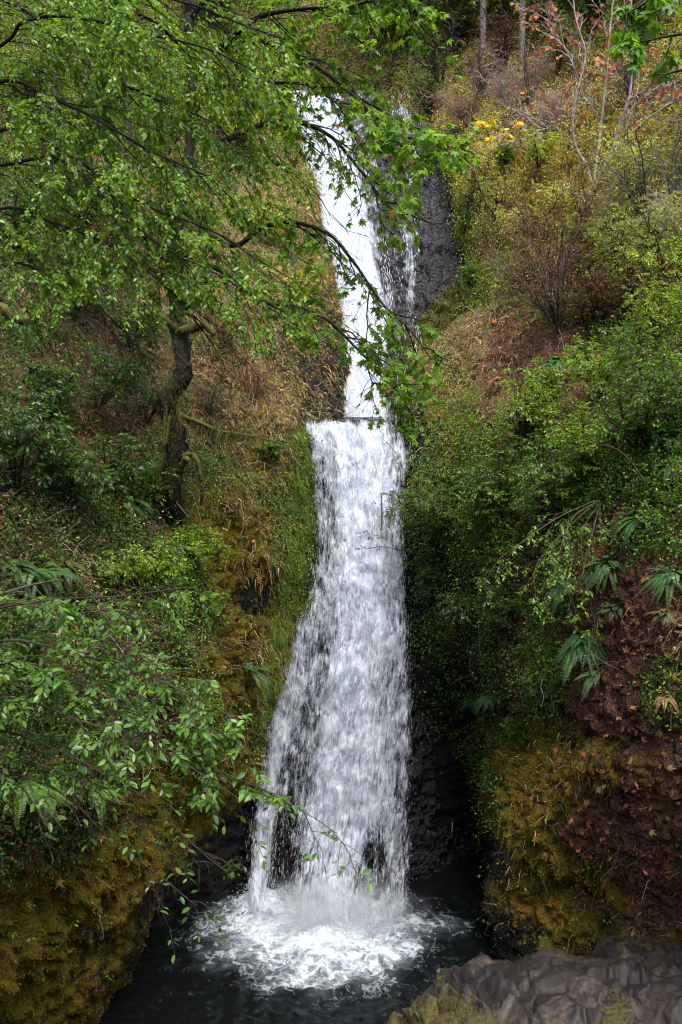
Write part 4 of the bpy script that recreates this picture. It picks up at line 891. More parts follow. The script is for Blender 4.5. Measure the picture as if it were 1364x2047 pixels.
for a_ in [
 (1168,1275,.95,17,FG_,'large sword fern with broad drooping fronds beside the brown path'),
 (1232,1225,.6,15,[(.06,.10,.03)],'greyish bushy fern right above the large sword fern by the path'),
 (1192,1345,.55,7,FG_,'small sword fern with few hanging fronds below the large one'),
 (1285,1050,.85,16,FG_,'dark sword fern under the bare reddish branch at the top of the path'),
 (1345,1150,.7,14,FG_,'sword fern hanging over the right edge of the path'),
 (1135,1165,.8,12,FG_,'dark fern behind the hanging bare twigs above the path bend'),
 (1218,1130,.75,12,FG_,'hanging fern left of the stepped path top'),
 (1205,880,.8,12,FG_,'fern among leafy bushes uphill of the bare reddish branch'),
 (1340,880,.8,13,FG_,'fern with arching pale fronds among bushes at the right edge'),
 (1110,735,.9,12,FG_,'dark fern on the bare earth under the dry twiggy bush'),
 (1165,730,1.0,13,FB_,'taller fern right of the dry twiggy bush'),
 (1075,770,.6,9,FB_,'small fern on the earth patch below the dry twiggy bush'),
 (1345,940,.7,10,FG_,'fern below the arching pale ferns at the right edge'),
 (500,1350,.95,9,[(.085,.15,.04),(.07,.13,.035)],'pale green lady fern hanging beside the falls on the left cliff'),
 (45,1575,.9,14,FB_,'bright sword fern on the litter slope below the near shrub'),
 (190,1585,.7,11,FB_,'smaller fern right of the bright sword fern on the litter slope'),
 (70,1165,1.1,13,FG_,'fern with grey green fronds behind the near left shrub'),
 (20,1140,.8,10,FG_,'fern in deep shade at the left edge above the near shrub'),
 (120,1140,.8,9,[(.15,.13,.04),(.05,.09,.03)],'fern with yellowing fronds under the mossy fallen log'),
 (30,660,1.1,13,FG_,'fern high on the left slope under the mossy log end'),
 (85,760,1.0,12,FG_,'fern on the left slope amid dark undergrowth'),
 (250,1015,.9,12,FG_,'fern in the undergrowth left of the gnarled trunk foot'),
 (985,1385,.7,10,FG_,'fern on the shaded wall right of the dark cave'),
 (955,1405,.6,9,FG_,'narrow fern at the rim of the dark cave wall'),
 (1330,1235,.5,11,[(.16,.12,.05),(.08,.10,.03)],'half dry fern on the rock at the right edge of the path'),
 (330,1095,.8,10,FG_,'fern below the roots of the gnarled trunk'),
]: fern(*a_)
for x, y, lab in ((990,775,'withered tan fern clump standing on the grassy spur'), (1335,1390,'withered tan fern frond at the right side of the path')):
    fern(x, y, .75 if x < 1100 else .45, 7 if x < 1100 else 4, [(.42,.26,.13),(.36,.21,.1)], lab)

# ------------------------------------------------------------------ shrubs
def shrub(px, py, H, sp, ns, kind, label, leaf=(.06, .1), dens=1.0, lean=(0, 0, 0), name='shrub', cat='shrub', pal=None, wood=None, Y=None, twigs=9, tm=None, thin=1.0, droop=.35, group=None):
    if Y is None: p, N_ = on(px, py)
    else: p, N_ = P(px, py, Y), np.array([0, -.7, .7])
    rng = np.random.RandomState(int(px * 13 + py * 3)); root = thing(name, p, label, cat, group)
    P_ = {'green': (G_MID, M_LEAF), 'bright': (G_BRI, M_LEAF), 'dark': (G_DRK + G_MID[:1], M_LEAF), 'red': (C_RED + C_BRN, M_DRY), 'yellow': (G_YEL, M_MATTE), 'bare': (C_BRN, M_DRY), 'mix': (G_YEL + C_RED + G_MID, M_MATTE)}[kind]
    pal = pal or P_[0]
    az = rng.uniform(0, 2 * np.pi, ns); out = rng.uniform(.1, 1, ns) * sp / H
    D = np.stack([np.cos(az) * out, np.sin(az) * out, np.ones(ns)], -1) + N_ * .35 + np.array(lean)
    M_ = 12; s = np.linspace(0, 1, M_)[None, :, None]; L = (H * rng.uniform(.65, 1.1, ns))[:, None, None]
    w = np.cumsum(rng.normal(0, .03, (ns, M_, 3)), 1)
    S = p - N_ * .05 + L * (D[:, None] * s + droop * s**2 * np.array([0, -.15, -1.]) * np.linalg.norm(D, axis=1)[:, None, None] * .6 + w * s)
    wc = wood if wood is not None else [(.055,.036,.026),(.04,.03,.022)]
    mw = MB(); r = (H * .011 + .003) * (.6 + p[1] / 50) * thin
    tubes(mw, S, np.full(ns, r), np.full(ns, r * .3), greens(rng, ns, wc, .25), 5)
    A, k, t = children(rng, S, twigs, .2, 52, (H * .28, H * .5), droop * .6, 7, .05, .9)
    tubes(mw, A, np.full(len(A), r * .45), np.full(len(A), r * .15), greens(rng, len(A), wc, .25), 3)
    B, k2, t2 = children(rng, A, 4, .25, 48, (H * .12, H * .25), droop * .5, 5, .05, .8)
    tubes(mw, B, np.full(len(B), r * .22), np.full(len(B), r * .1), greens(rng, len(B), wc, .25), 3)
    mw.build('stem', M_TWIG, root)
    if dens > 0:
        ml = MB(); per = max(1, int(round(6 * dens)))
        col = lambda n: greens(rng, n, pal, .32, .12)
        keep = (lambda q: rng.rand(len(q)) < dens * 6 / per) if dens * 6 < per else None
        leaves_on(rng, ml, B, per, tm or T_OVAL, leaf, col, keep=keep)
        leaves_on(rng, ml, A, per, tm or T_OVAL, leaf, col, .4, keep=keep)
        ml.build('foliage', P_[1], root)
    return root
SH = [
 # middle right thicket
 (1045,905,2.1,.9,9,'bright','tall bright green feathery bush rising in front of the earth patch',dict(leaf=(.05,.1),dens=1.5)),
 (900,1085,1.9,1.1,10,'green','dense green bush overhanging the right edge of the lower fall',dict(leaf=(.05,.09),dens=1.5,lean=(-.35,-.1,0))),
 (985,1060,2.0,1.2,10,'green','round mid green bush between the feathery bush and the fall',dict(leaf=(.05,.09),dens=1.6)),
 (1110,1060,2.1,1.2,9,'green','broad leafy bush in the middle of the right thicket',dict(leaf=(.06,.10),dens=1.4)),
 (1190,960,1.7,1.1,8,'bright','light green bush behind the broad leafy bush of the thicket',dict(leaf=(.06,.10),dens=1.2)),
 (1280,920,1.8,1.2,8,'green','leafy bush above the bare reddish branch',dict(leaf=(.06,.10),dens=1.1)),
 (1350,880,1.8,1.2,8,'green','leafy bush cut off by the right edge above the path',dict(leaf=(.06,.10),dens=1.1)),
 (1100,830,1.3,.9,7,'bright','small light green bush below the dry twiggy bush',dict(leaf=(.05,.09),dens=1.2)),
 (1190,800,1.4,1.0,7,'bright','light green bush with spreading tips right of the earth patch',dict(leaf=(.06,.10),dens=1.2)),
 (1290,790,1.5,1.1,7,'green','grey green leafy bush near the right edge below the red shrubs',dict(leaf=(.06,.10),dens=1.2)),
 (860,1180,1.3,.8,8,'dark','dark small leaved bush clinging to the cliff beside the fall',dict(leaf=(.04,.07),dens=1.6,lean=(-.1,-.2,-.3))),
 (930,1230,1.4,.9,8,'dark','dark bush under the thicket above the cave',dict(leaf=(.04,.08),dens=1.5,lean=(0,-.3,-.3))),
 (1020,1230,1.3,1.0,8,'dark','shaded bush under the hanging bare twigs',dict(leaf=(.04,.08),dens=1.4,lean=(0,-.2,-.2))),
 (1000,1400,.9,.7,7,'dark','low leafy plant on the wall right of the cave',dict(leaf=(.05,.08),dens=1.3)),
 (1040,1480,.8,.6,6,'green','ivy like plant just above the mossy bluff',dict(leaf=(.05,.08),dens=1.3)),
 (985,1560,.8,.4,6,'dark','hanging plant on the left rim of the mossy bluff',dict(leaf=(.04,.07),dens=.7,lean=(-.1,-.2,-.6))),
 (1090,1390,.8,.7,6,'green','low plant beside the large sword fern by the path',dict(leaf=(.05,.08),dens=1.0)),
 # upper right hillside
 (1110,665,2.5,1.7,22,'mix','dry brown twiggy bush arching over the earth patch',dict(leaf=(.03,.06),dens=.55,pal=C_RED+C_BRN+G_YEL[:1],lean=(-.25,-.1,.1),wood=[(.09,.055,.045),(.16,.12,.10)],thin=.7)),
 (1120,575,3.3,1.7,16,'mix','tall thin red twigged bush above the dry bush',dict(leaf=(.035,.06),dens=.9,pal=C_RED+G_YEL,wood=[(.12,.065,.05)],thin=.55)),
 (1200,660,1.9,1.3,12,'red','red brown leaved shrub right of the dry bush',dict(leaf=(.035,.065),dens=1.2)),
 (1260,640,1.6,1.2,10,'red','low rusty shrub beside the yellow green shrub',dict(leaf=(.035,.065),dens=1.0)),
 (1310,690,1.6,1.0,8,'yellow','yellow green shrub near the right edge amid rusty shrubs',dict(leaf=(.05,.08),dens=1.3,pal=[(.16,.24,.02),(.2,.26,.025)])),
 (1230,545,1.7,1.3,9,'yellow','pale green shrub on the slope above the rusty shrubs',dict(leaf=(.04,.07),dens=1.1,pal=[(.20,.29,.05),(.26,.30,.07)])),
 (1330,560,1.9,1.4,9,'yellow','pale grey green shrub at the right edge of the slope',dict(leaf=(.04,.07),dens=1.1,pal=[(.19,.26,.07),(.25,.29,.08)])),
 (1290,440,2.6,1.6,11,'yellow','loose grey green thicket shrub behind the bare tree foot',dict(leaf=(.04,.07),dens=.8,pal=[(.18,.23,.05),(.23,.25,.07)],wood=[(.11,.09,.075)])),
 (1350,400,2.6,1.6,11,'yellow','loose thicket shrub with grey stems at the right edge',dict(leaf=(.04,.07),dens=.7,pal=[(.18,.23,.05),(.25,.27,.07)],wood=[(.13,.11,.095)])),
 (1170,440,1.7,1.4,9,'yellow','golden leaved shrub just below the bare tree',dict(leaf=(.04,.07),dens=.9,pal=[(.32,.27,.04),(.25,.24,.04)])),
 (1080,500,1.5,1.2,9,'mix','thin reddish shrub on the mossy slope',dict(leaf=(.035,.06),dens=.6)),
 (1050,560,1.4,1.0,8,'mix','thin mixed shrub left of the tall red twigged bush',dict(leaf=(.035,.06),dens=.7)),
 (935,480,1.1,.6,7,'green','small green shrub at the rim of the basalt cliff',dict(leaf=(.05,.08),dens=1.1)),
 (940,580,1.0,.6,7,'green','small leafy shrub low on the rim of the basalt cliff',dict(leaf=(.05,.08),dens=1.1)),
 (960,390,1.4,.9,8,'yellow','olive shrub halfway up the rim of the basalt cliff',dict(leaf=(.05,.08),dens=.8)),
 (1100,420,1.0,.9,7,'yellow','pale leaved low shrub on the moss left of the bare tree',dict(leaf=(.05,.09),dens=1.2,pal=[(.42,.44,.16)])),
 (880,170,3.0,1.6,12,'bare','bare brown thicket shrub above the top of the basalt cliff',dict(dens=.25,leaf=(.05,.08),pal=G_MID,wood=[(.07,.05,.04)])),
 (960,190,2.3,1.6,12,'bare','pinkish grey twiggy shrub right of the bare brown thicket',dict(dens=.2,leaf=(.04,.07),pal=C_RED,wood=[(.16,.11,.09)])),
 (1060,200,2.0,1.6,12,'bare','grey twiggy shrub on the upper slope below the conifers',dict(dens=.2,leaf=(.04,.07),pal=C_ORG,wood=[(.17,.13,.12)])),
 (1000,140,2.4,1.5,10,'red','rusty shrub on the upper slope between the two conifer trunks',dict(dens=.6,leaf=(.05,.08))),
 (850,230,2.0,1.2,10,'dark','dark olive shrub at the head of the basalt cliff',dict(dens=1.2,leaf=(.05,.09))),
 (900,110,2.6,1.6,10,'yellow','olive bush in the upper thicket left of the conifers',dict(dens=.9,leaf=(.06,.09),pal=[(.10,.12,.03),(.07,.10,.025)])),
 (1110,150,2.3,1.5,10,'green','green bush on the upper slope right of the conifers',dict(dens=.9,leaf=(.06,.09))),
 (1000,330,.9,.7,7,'green','small green shrub under the yellow sapling',dict(dens=1.0,leaf=(.06,.09))),
 (1250,200,2.4,1.6,9,'bare','bare grey shrub behind the orange leaved tree',dict(dens=.2,leaf=(.05,.08),pal=C_ORG,wood=[(.18,.15,.13)])),
 (760,90,3.2,2.0,11,'green','dense green thicket above the head of the upper fall',dict(dens=1.5,leaf=(.10,.16))),
 (850,85,3.2,2.0,11,'green','mid green thicket on the upper slope left of the two fir trunks',dict(dens=1.5,leaf=(.10,.16),pal=G_MID)),
 (925,75,3.0,2.0,11,'bright','light green thicket just left of the first fir trunk',dict(dens=1.4,leaf=(.10,.16))),
 (1000,70,3.0,2.0,11,'green','green thicket between the two fir trunks',dict(dens=1.4,leaf=(.10,.16),pal=G_MID+G_YEL)),
 (1085,75,3.0,2.0,11,'green','green thicket right of the second fir trunk',dict(dens=1.4,leaf=(.10,.16))),
 (1040,35,3.4,2.2,11,'green','dark thicket behind the second fir trunk at the top',dict(dens=1.6,leaf=(.12,.18),pal=G_MID+G_DRK)),
 (960,30,3.4,2.2,11,'green','dark thicket behind the first fir trunk at the top',dict(dens=1.6,leaf=(.12,.18),pal=G_MID+G_DRK)),
 (880,30,3.4,2.2,11,'green','green thicket at the top edge over the basalt cliff',dict(dens=1.4,leaf=(.12,.18))),
 (1180,70,3.0,2.0,11,'dark','dark thicket behind the orange leaved tree',dict(dens=1.3,leaf=(.10,.16))),
 (1290,90,3.0,2.0,11,'green','green thicket behind the top right maple bough',dict(dens=1.3,leaf=(.10,.15))),
 (1100,260,1.6,1.4,14,'bare','pale grey brush on the slope beside the bare tree branch tip',dict(dens=.3,leaf=(.05,.08),pal=C_ORG,wood=[(.34,.28,.25)])),
 (930,250,1.8,1.4,14,'bare','pale brown brush right of the basalt cliff top',dict(dens=.3,leaf=(.05,.08),pal=C_RED,wood=[(.26,.19,.15)])),
 (1010,215,1.8,1.5,14,'bare','silvery dead brush in the middle of the upper slope',dict(dens=.15,leaf=(.05,.08),pal=C_ORG,wood=[(.36,.31,.28)])),
 (1230,460,1.8,1.4,12,'bare','grey stems beside the golden leaved shrub',dict(dens=.5,leaf=(.04,.07),pal=G_YEL,wood=[(.30,.26,.22)])),
 (1330,480,1.6,1.4,12,'bare','grey arching stems at the right edge of the slope',dict(dens=.5,leaf=(.04,.07),pal=G_YEL,wood=[(.34,.30,.26)])),
 (1085,335,1.0,1.0,8,'yellow','pale lime low shrub on the moss beside the yellow sapling',dict(dens=1.4,leaf=(.05,.08),pal=[(.40,.48,.10),(.34,.42,.08)])),
 (1255,365,1.6,1.4,9,'yellow','pale lime shrub just right of the bare tree foot',dict(dens=1.1,leaf=(.05,.08),pal=[(.34,.44,.09),(.40,.46,.12)])),
 (1300,600,1.4,1.2,9,'yellow','pale lime shrub above the yellow green shrub at the right',dict(dens=1.2,leaf=(.05,.08),pal=[(.32,.44,.08),(.38,.46,.11)])),
 (1040,470,1.2,1.0,8,'yellow','pale lime shrub on the slope left of the red twigged bush',dict(dens=1.0,leaf=(.05,.08),pal=[(.36,.42,.09),(.40,.42,.12)])),
 (1190,520,1.4,1.2,9,'yellow','pale lime shrub between the golden shrub and the rusty shrubs',dict(dens=1.0,leaf=(.05,.08),pal=[(.30,.42,.08),(.36,.42,.10)])),
 (990,420,1.2,1.0,8,'yellow','pale olive shrub below the yellow sapling near the basalt rim',dict(dens=1.0,leaf=(.05,.08),pal=[(.30,.36,.07),(.34,.36,.10)])),
 # left slope; shrubs under the canopy coloured darker for its shade
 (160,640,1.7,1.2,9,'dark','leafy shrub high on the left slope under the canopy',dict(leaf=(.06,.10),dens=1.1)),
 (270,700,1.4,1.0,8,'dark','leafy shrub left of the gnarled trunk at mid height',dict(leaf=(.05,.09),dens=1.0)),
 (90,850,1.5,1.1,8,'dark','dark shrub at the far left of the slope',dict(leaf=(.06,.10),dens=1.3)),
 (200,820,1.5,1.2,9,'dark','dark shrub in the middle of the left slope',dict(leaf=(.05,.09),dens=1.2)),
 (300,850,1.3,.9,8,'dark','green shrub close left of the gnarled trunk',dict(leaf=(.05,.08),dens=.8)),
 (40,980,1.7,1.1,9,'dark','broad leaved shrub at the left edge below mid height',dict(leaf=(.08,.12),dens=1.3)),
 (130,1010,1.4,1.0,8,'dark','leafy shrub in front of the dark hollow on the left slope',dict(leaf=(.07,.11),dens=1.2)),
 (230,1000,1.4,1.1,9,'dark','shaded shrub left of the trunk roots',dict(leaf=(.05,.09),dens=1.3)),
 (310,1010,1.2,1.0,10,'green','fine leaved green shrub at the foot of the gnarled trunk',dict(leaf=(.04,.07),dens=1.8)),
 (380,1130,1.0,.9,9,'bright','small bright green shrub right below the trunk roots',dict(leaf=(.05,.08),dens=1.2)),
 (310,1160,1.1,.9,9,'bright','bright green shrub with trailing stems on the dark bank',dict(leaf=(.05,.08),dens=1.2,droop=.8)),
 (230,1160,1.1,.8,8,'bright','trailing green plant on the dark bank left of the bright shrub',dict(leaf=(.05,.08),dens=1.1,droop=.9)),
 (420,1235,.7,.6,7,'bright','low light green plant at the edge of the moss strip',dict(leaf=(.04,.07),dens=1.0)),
 (545,920,.6,.5,7,'green','small leafy plant on the dry grass beside the lower fall',dict(leaf=(.04,.07),dens=1.2)),
 (535,480,1.4,1.0,9,'yellow','yellow green shrub on the dry slope left of the upper fall',dict(leaf=(.05,.08),dens=.8)),
 (590,600,1.2,.8,8,'yellow','sparse shrub at the rim left of the upper fall',dict(leaf=(.05,.08),dens=.6)),
 (450,700,1.5,1.1,10,'bare','dry brown bramble right of the gnarled trunk',dict(dens=.25,leaf=(.04,.07),pal=C_RED,wood=[(.10,.06,.045)])),
 (430,830,1.2,1.0,10,'bare','dry bramble below the brown bramble by the trunk',dict(dens=.3,leaf=(.04,.07),pal=C_BRN + G_MID,wood=[(.11,.075,.055)])),
 (520,800,1.0,.9,9,'bare','dry reddish stems on the golden grass slope',dict(dens=.25,leaf=(.04,.06),pal=C_RED,wood=[(.14,.08,.055)])),
 (160,480,2.2,1.4,9,'green','tall shrub on the litter slope behind the canopy',dict(leaf=(.07,.11),dens=1.0)),
 (30,520,2.2,1.4,9,'dark','dark shrub behind the canopy at the left edge',dict(leaf=(.07,.11),dens=1.2)),
 (330,330,2.4,1.5,9,'green','green shrub far up the left slope',dict(leaf=(.08,.12),dens=1.0)),
 (60,250,2.8,1.8,9,'green','large green shrub far up the left slope near the edge',dict(leaf=(.08,.13),dens=1.2)),
 (480,300,2.4,1.5,9,'yellow','yellowish shrub near the top left of the upper fall',dict(leaf=(.07,.11),dens=.9)),
 (200,100,3.2,2.2,10,'green','tall green thicket shrub at the top of the left slope',dict(leaf=(.10,.15),dens=1.3)),
 (420,60,3.4,2.2,10,'green','tall thicket shrub behind the maple top',dict(leaf=(.10,.15),dens=1.2)),
 (40,1330,.9,.7,8,'dark','dark low plant behind the near left shrub',dict(leaf=(.05,.08),dens=1.2)),
 (330,1420,.7,.6,7,'green','low plant on the litter bank under the near shrub tips',dict(leaf=(.05,.08),dens=1.0)),
 (380,1330,.7,.6,7,'bare','dry stems on the bank below the moss strip',dict(dens=.3,leaf=(.04,.06),pal=G_MID,wood=[(.14,.09,.065)])),
]
for x, y, H, sp, ns, kind, lab, kw in SH:
    shrub(x, y, H, sp, ns, kind, lab, **kw)
# small seedlings on the mossy left bluff
rng = np.random.RandomState(21)
for x, y in ((25,1850),(60,1870),(130,1900),(145,1935),(90,1740),(195,1715),(90,1900),(15,1960),(210,1955),(160,1830),(60,1800),(20,1740),(150,1720),(70,1950),(10,2030),(250,1690)):
    p, N_ = on(x, y); mb = MB(); n = 6
    L_ = smooth_line([p, p + N_ * .10 + UP * .02, p + N_ * .2 + UP * .0 + rng.normal(0, .03, 3)], 6)[None]
    tubes(mb, L_, [.004], [.002], np.array([.05,.07,.02]), 3)
    leaves_on(rng, mb, L_, n, T_OVAL, (.05, .10), lambda m: greens(rng, m, G_BRI, .25))
    ob = mb.build('seedling', M_LEAF, origin=p); tag(ob, 'tiny bright green seedling rooted in the moss of the left bluff', 'seedling', 'seedlings on the mossy left bluff')
# ------------------------------------------------------------------ trees
def tree(name, loc, label, cat, trunks, limbs, wood, wmat, levels, leafspec, leafmat, seed, rmin=.0035, group=None, bump=0.0, trunk_sides=10, keep=None, extra=None, trunk_prof=None, bare_levels=0):
    """trunks / limbs: list of (pixel+distance path, r0, r1); levels: dicts for children(); leafspec: dict for leaves_on()"""
    rng = np.random.RandomState(seed); root = thing(name, loc, label, cat, group)
    for pts, r0, r1 in trunks:
        L_ = limb(pts, 90 if bump else 30)[None]; mb = MB()
        if bump: L_ = L_ + fbm(L_ * (1, 1, 1) + seed, 1.2, 2)[..., None] * np.array([.12, .1, 0])
        tubes(mb, L_, [r0], [r1], greens(rng, 1, wood, .1)[0], trunk_sides, bump, prof=trunk_prof)
        mb.build('trunk', wmat, root)
    crown = MB(); last = []
    for li, (pts, r0, r1) in enumerate(limbs):
        L_ = limb(pts, 28)[None]
        L_ = L_ + np.cumsum(rng.normal(0, .012, L_.shape), 1) * np.linspace(0, 1, 28)[None, :, None]
        mb = MB(); tubes(mb, L_, [r0], [r1], greens(rng, 1, wood, .1)[0], 7, bump * .5)
        par = L_; r = r0 * .5
        for lv in levels:
            lv = dict(lv); n = lv.pop('n')
            if li == 0 and False: pass
            A, k, t = children(rng, par, n, **lv)
            tubes(mb, A, np.full(len(A), max(r * .55, rmin)), np.full(len(A), max(r * .2, rmin * .5)), greens(rng, len(A), wood, .25), 4 if r > .02 else 3)
            par = A; r *= .45
            last.append(A) if lv is not None else None
        mb.build('limb', wmat, root)
        if leafspec:
            ls = dict(leafspec); leaves_on(rng, crown, par, keep=keep, **ls)
            if len(levels) > 1: ls2 = dict(ls); ls2['per'] = max(2, ls['per'] // 2); ls2['t0'] = .5; leaves_on(rng, crown, last[-2], keep=keep, **ls2)
    if extra: extra(rng, root, crown)
    if leafspec: crown.build('crown', leafmat, root)
    return root
W_DARK = [(.020,.015,.011),(.016,.012,.009)]
def in_poly(px, py, poly):
    poly = np.array(poly, float); c = np.zeros(len(px), bool); j = len(poly) - 1
    for i in range(len(poly)):
        xi, yi = poly[i]; xj, yj = poly[j]
        c ^= ((yi > py) != (yj > py)) & (px < (xj - xi) * (py - yi) / (yj - yi + 1e-9) + xi); j = i
    return c

# gnarled bigleaf maple on the left bank
tr = [(356,1040,20.9),(347,1000,20.6),(349,940,20.4),(355,870,20.3),(333,805,20.2),(366,738,20.1),(352,650,20.1),(346,560,20),(366,400,20),(385,200,20),(378,0,20),(372,-250,20)]
tprof = np.ones((1, 90)); tt = np.linspace(0, 1, 90)
for c_, a_, w_ in ((.09,.4,.018),(.15,.3,.014),(.205,.38,.016),(.235,.42,.014),(.26,.5,.012),(.30,.45,.010),(.33,.5,.015),(.13,.5,.010)): tprof[0] += a_ * np.exp(-((tt - c_) / w_) ** 2)
ml = [
 ([(380,170,20.1),(450,85,19.6),(520,30,19.1),(600,14,18.6),(700,5,18.2),(800,-25,17.8)], .075, .02),
 ([(384,150,20.1),(470,85,19.6),(545,88,19.1),(620,125,18.6),(690,175,18.2),(760,235,17.8),(830,275,17.5),(930,300,17.2)], .08, .012),
 ([(398,290,20.1),(460,275,19.8),(520,248,19.5),(600,240,19.1),(670,275,18.8),(730,340,18.5),(770,390,18.3),(812,420,18.2)], .075, .012),
 ([(366,420,20.1),(460,490,19.8),(520,455,19.5),(580,440,19.2),(650,460,18.8),(705,520,18.6),(760,600,18.3),(820,660,18.1),(860,712,18)], .07, .010),
 ([(355,500,20.1),(450,545,19.8),(530,605,19.5),(600,617,19.2),(660,650,18.9),(705,700,18.7),(760,765,18.5),(806,818,18.4)], .07, .008),
 ([(378,40,20),(450,-40,19.4),(560,-75,18.8),(680,-70,18.2),(800,-30,17.8),(835,40,17.6)], .07, .012),
 ([(700,185,18.2),(770,225,17.7),(830,255,17.5),(890,280,17.3),(945,308,17.1)], .03, .01),
 ([(760,240,17.6),(800,290,17.5),(850,320,17.4),(880,325,17.3)], .02, .008),
 ([(384,230,20.1),(430,180,19.6),(500,170,19.2),(600,170,18.8),(660,200,18.5),(700,260,18.4)], .055, .012),
 ([(384,130,20),(330,60,19.6),(250,20,19.2),(150,0,18.8)], .06, .012),
 ([(390,240,20),(330,200,19.5),(250,190,19),(160,230,18.6)], .055, .012),
]
def mkeep(p):
    x, y = proj(p); r_ = np.random.RandomState(4).rand(len(p))
    bad = in_poly(x, y, [(625,330),(640,480),(690,640),(690,830),(740,830),(735,640),(700,480),(660,330)]) & (r_ < .75)
    bad |= in_poly(x, y, [(585,185),(700,185),(745,330),(750,450),(640,460)]) & (r_ < .72)
    bad |= in_poly(x, y, [(690,290),(960,335),(960,480),(700,480)]) & (r_ < .45)
    bad |= in_poly(x, y, [(640,40),(900,40),(900,180),(700,180)]) & (r_ < .3)
    bad |= in_poly(x, y, [(840,345),(960,330),(960,900),(880,900),(880,680),(840,560)])
    bad |= (x < 470) & (y > 420) & (r_ < .5)
    bad |= (x > 950)
    bad |= in_poly(x, y, [(860,60),(1000,60),(1000,225),(900,215)]) & (r_ < .9)
    return ~bad
def mextra(rng, root, crown):
    # mossy stubs, roots and hanging moss of the trunk
    for pts, r0, r1, b in (([(356,665,20),(385,655,19.8),(410,650,19.7),(425,672,19.6)], .09, .05, .9), ([(350,655,20),(332,640,19.8),(318,632,19.7)], .09, .05, .5),
                        ([(366,832,20.1),(400,845,19.8),(440,862,19.6),(480,868,19.4)], .05, .03, .3), ([(480,868,19.4),(530,878,19.2),(590,898,19),(625,935,18.9),(650,985,18.9)], .022, .006, 0),
                        ([(335,790,20.1),(330,850,20),(328,905,20),(322,930,20)], .06, .02, .4), ([(340,830,20),(333,880,19.9),(330,890,19.9)], .05, .03, .4),
                        ([(366,915,20.2),(384,908,20),(396,925,19.9),(403,960,19.9)], .055, .03, .9), ([(355,955,20.3),(366,925,20.1),(376,918,20),(380,935,20)], .075, .05, .9), ([(404,940,20.2),(406,975,20.1),(402,1010,20.2)], .05, .03, .9)):
        L_ = limb(pts, 30)[None]; mb = MB(); tubes(mb, L_, [r0], [r1], np.array([.06,.055,.012]), 8, b * 1.2); mb.build('limb', M_BARK, root)
    mb = MB()                                                   # moss beards under the low limb and stubs
    for pts, n, ln in (([(370,835,20.1),(440,862,19.6),(485,868,19.4)], 900, .28), ([(480,868,19.4),(520,878,19.2)], 120, .1), ([(356,660,20),(412,650,19.7)], 300, .14), ([(462,275,19.8),(520,248,19.5)], 300, .12), ([(525,605,19.5),(600,615,19.2),(650,645,18.9)], 500, .16), ([(400,910,20),(402,985,19.9)], 300, .1), ([(345,1000,20.3),(350,870,20.1),(345,800,20),(357,740,19.95),(353,660,19.95)], 3200, .06)):
        L_ = limb(pts, 40); k = rng.randint(0, 40, n); pos = L_[k] + rng.normal(0, .045 if n < 2000 else .13, (n, 3))
        f_ = np.sin(np.pi * k / 39.0) * .8 + .3
        blades(rng, mb, pos, np.tile((0, -.2, -1.), (n, 1)) + rng.normal(0, .35, (n, 3)), rng.uniform(.3, 1, n) * ln * f_, np.full(n, .010), np.full(n, .4), greens(rng, n, [(.05,.047,.008),(.075,.062,.010),(.035,.035,.008)], .3))
    mb.build('hanging_moss', M_MATTE, root)
    # dead orange leaves caught among the green
    k = 150; x = rng.uniform(600, 850, k); y = rng.uniform(150, 440, k); y = np.clip(y + (x - 700) * .3, 60, 440)
    th = crown.v[-1][::16]; sel = rng.randint(0, len(np.concatenate(crown.v)), 130); pp = np.concatenate(crown.v)[sel]
    inst(crown, T_MAPLE, pp, rng.normal(0, .5, (130, 3)) + (0, 0, -1.), rng.normal(0, 1, (130, 3)), rng.uniform(.08, .14, 130), greens(rng, 130, C_ORG, .3))
tree('maple_tree', P(352, 1060, 20.8), 'gnarled mossy maple with lumpy trunk and long limbs reaching before the upper fall', 'tree',
     [(tr, .165, .085)], ml, W_DARK, M_BARK,
     [dict(n=15, t0=.25, ang=48, length=(.9, 2.0), droop=.35, M=9, flat=.5, taper=.35), dict(n=8, t0=.25, ang=45, length=(.3, .75), droop=.35, M=5, flat=.7)],
     dict(per=7, tmpl=T_MAPLE, size=(.09, .165), cols=lambda n: greens(np.random.RandomState(n), n, [(.11,.22,.016),(.08,.165,.018),(.145,.265,.02)], .3, .1), up=.55, hang=.35, t0=.3),
     M_MAPLE, 42, bump=.45, keep=mkeep, extra=mextra, trunk_prof=tprof)

# small leaved tree leaning in from the left
al = [
 ([(-190,250,11),(0,163,10.6),(100,195,10.3),(200,240,10),(300,290,9.8),(430,350,9.6)], 0.0306, .008),
 ([(-190,150,11),(0,92,10.6),(45,45,10.4),(140,35,10.2),(280,70,10),(400,98,9.8),(500,140,9.6)], 0.0272, .008),
 ([(-190,350,11),(0,330,10.4),(120,318,10.1),(230,420,9.9),(330,500,9.7),(450,560,9.6),(560,630,9.5)], 0.0272, .006),
 ([(-190,480,11),(0,420,10.4),(100,440,10.1),(220,490,10),(330,570,9.8),(420,640,9.7)], 0.0238, .006),
 ([(-190,50,11),(50,-50,10.4),(250,-30,10),(420,20,9.7),(560,70,9.5)], 0.0272, .008),
 ([(-190,420,11),(0,260,10.4),(150,310,10.1),(300,400,9.9),(430,440,9.7),(560,520,9.6)], 0.0272, .006),
 ([(-190,560,11),(-20,520,10.4),(90,540,10.1),(190,600,10),(270,690,9.9)], 0.0204, .005),
 ([(-190,100,11.4),(0,0,11),(160,120,10.8),(300,200,10.6),(430,260,10.4),(560,350,10.2)], 0.0272, .006),
]
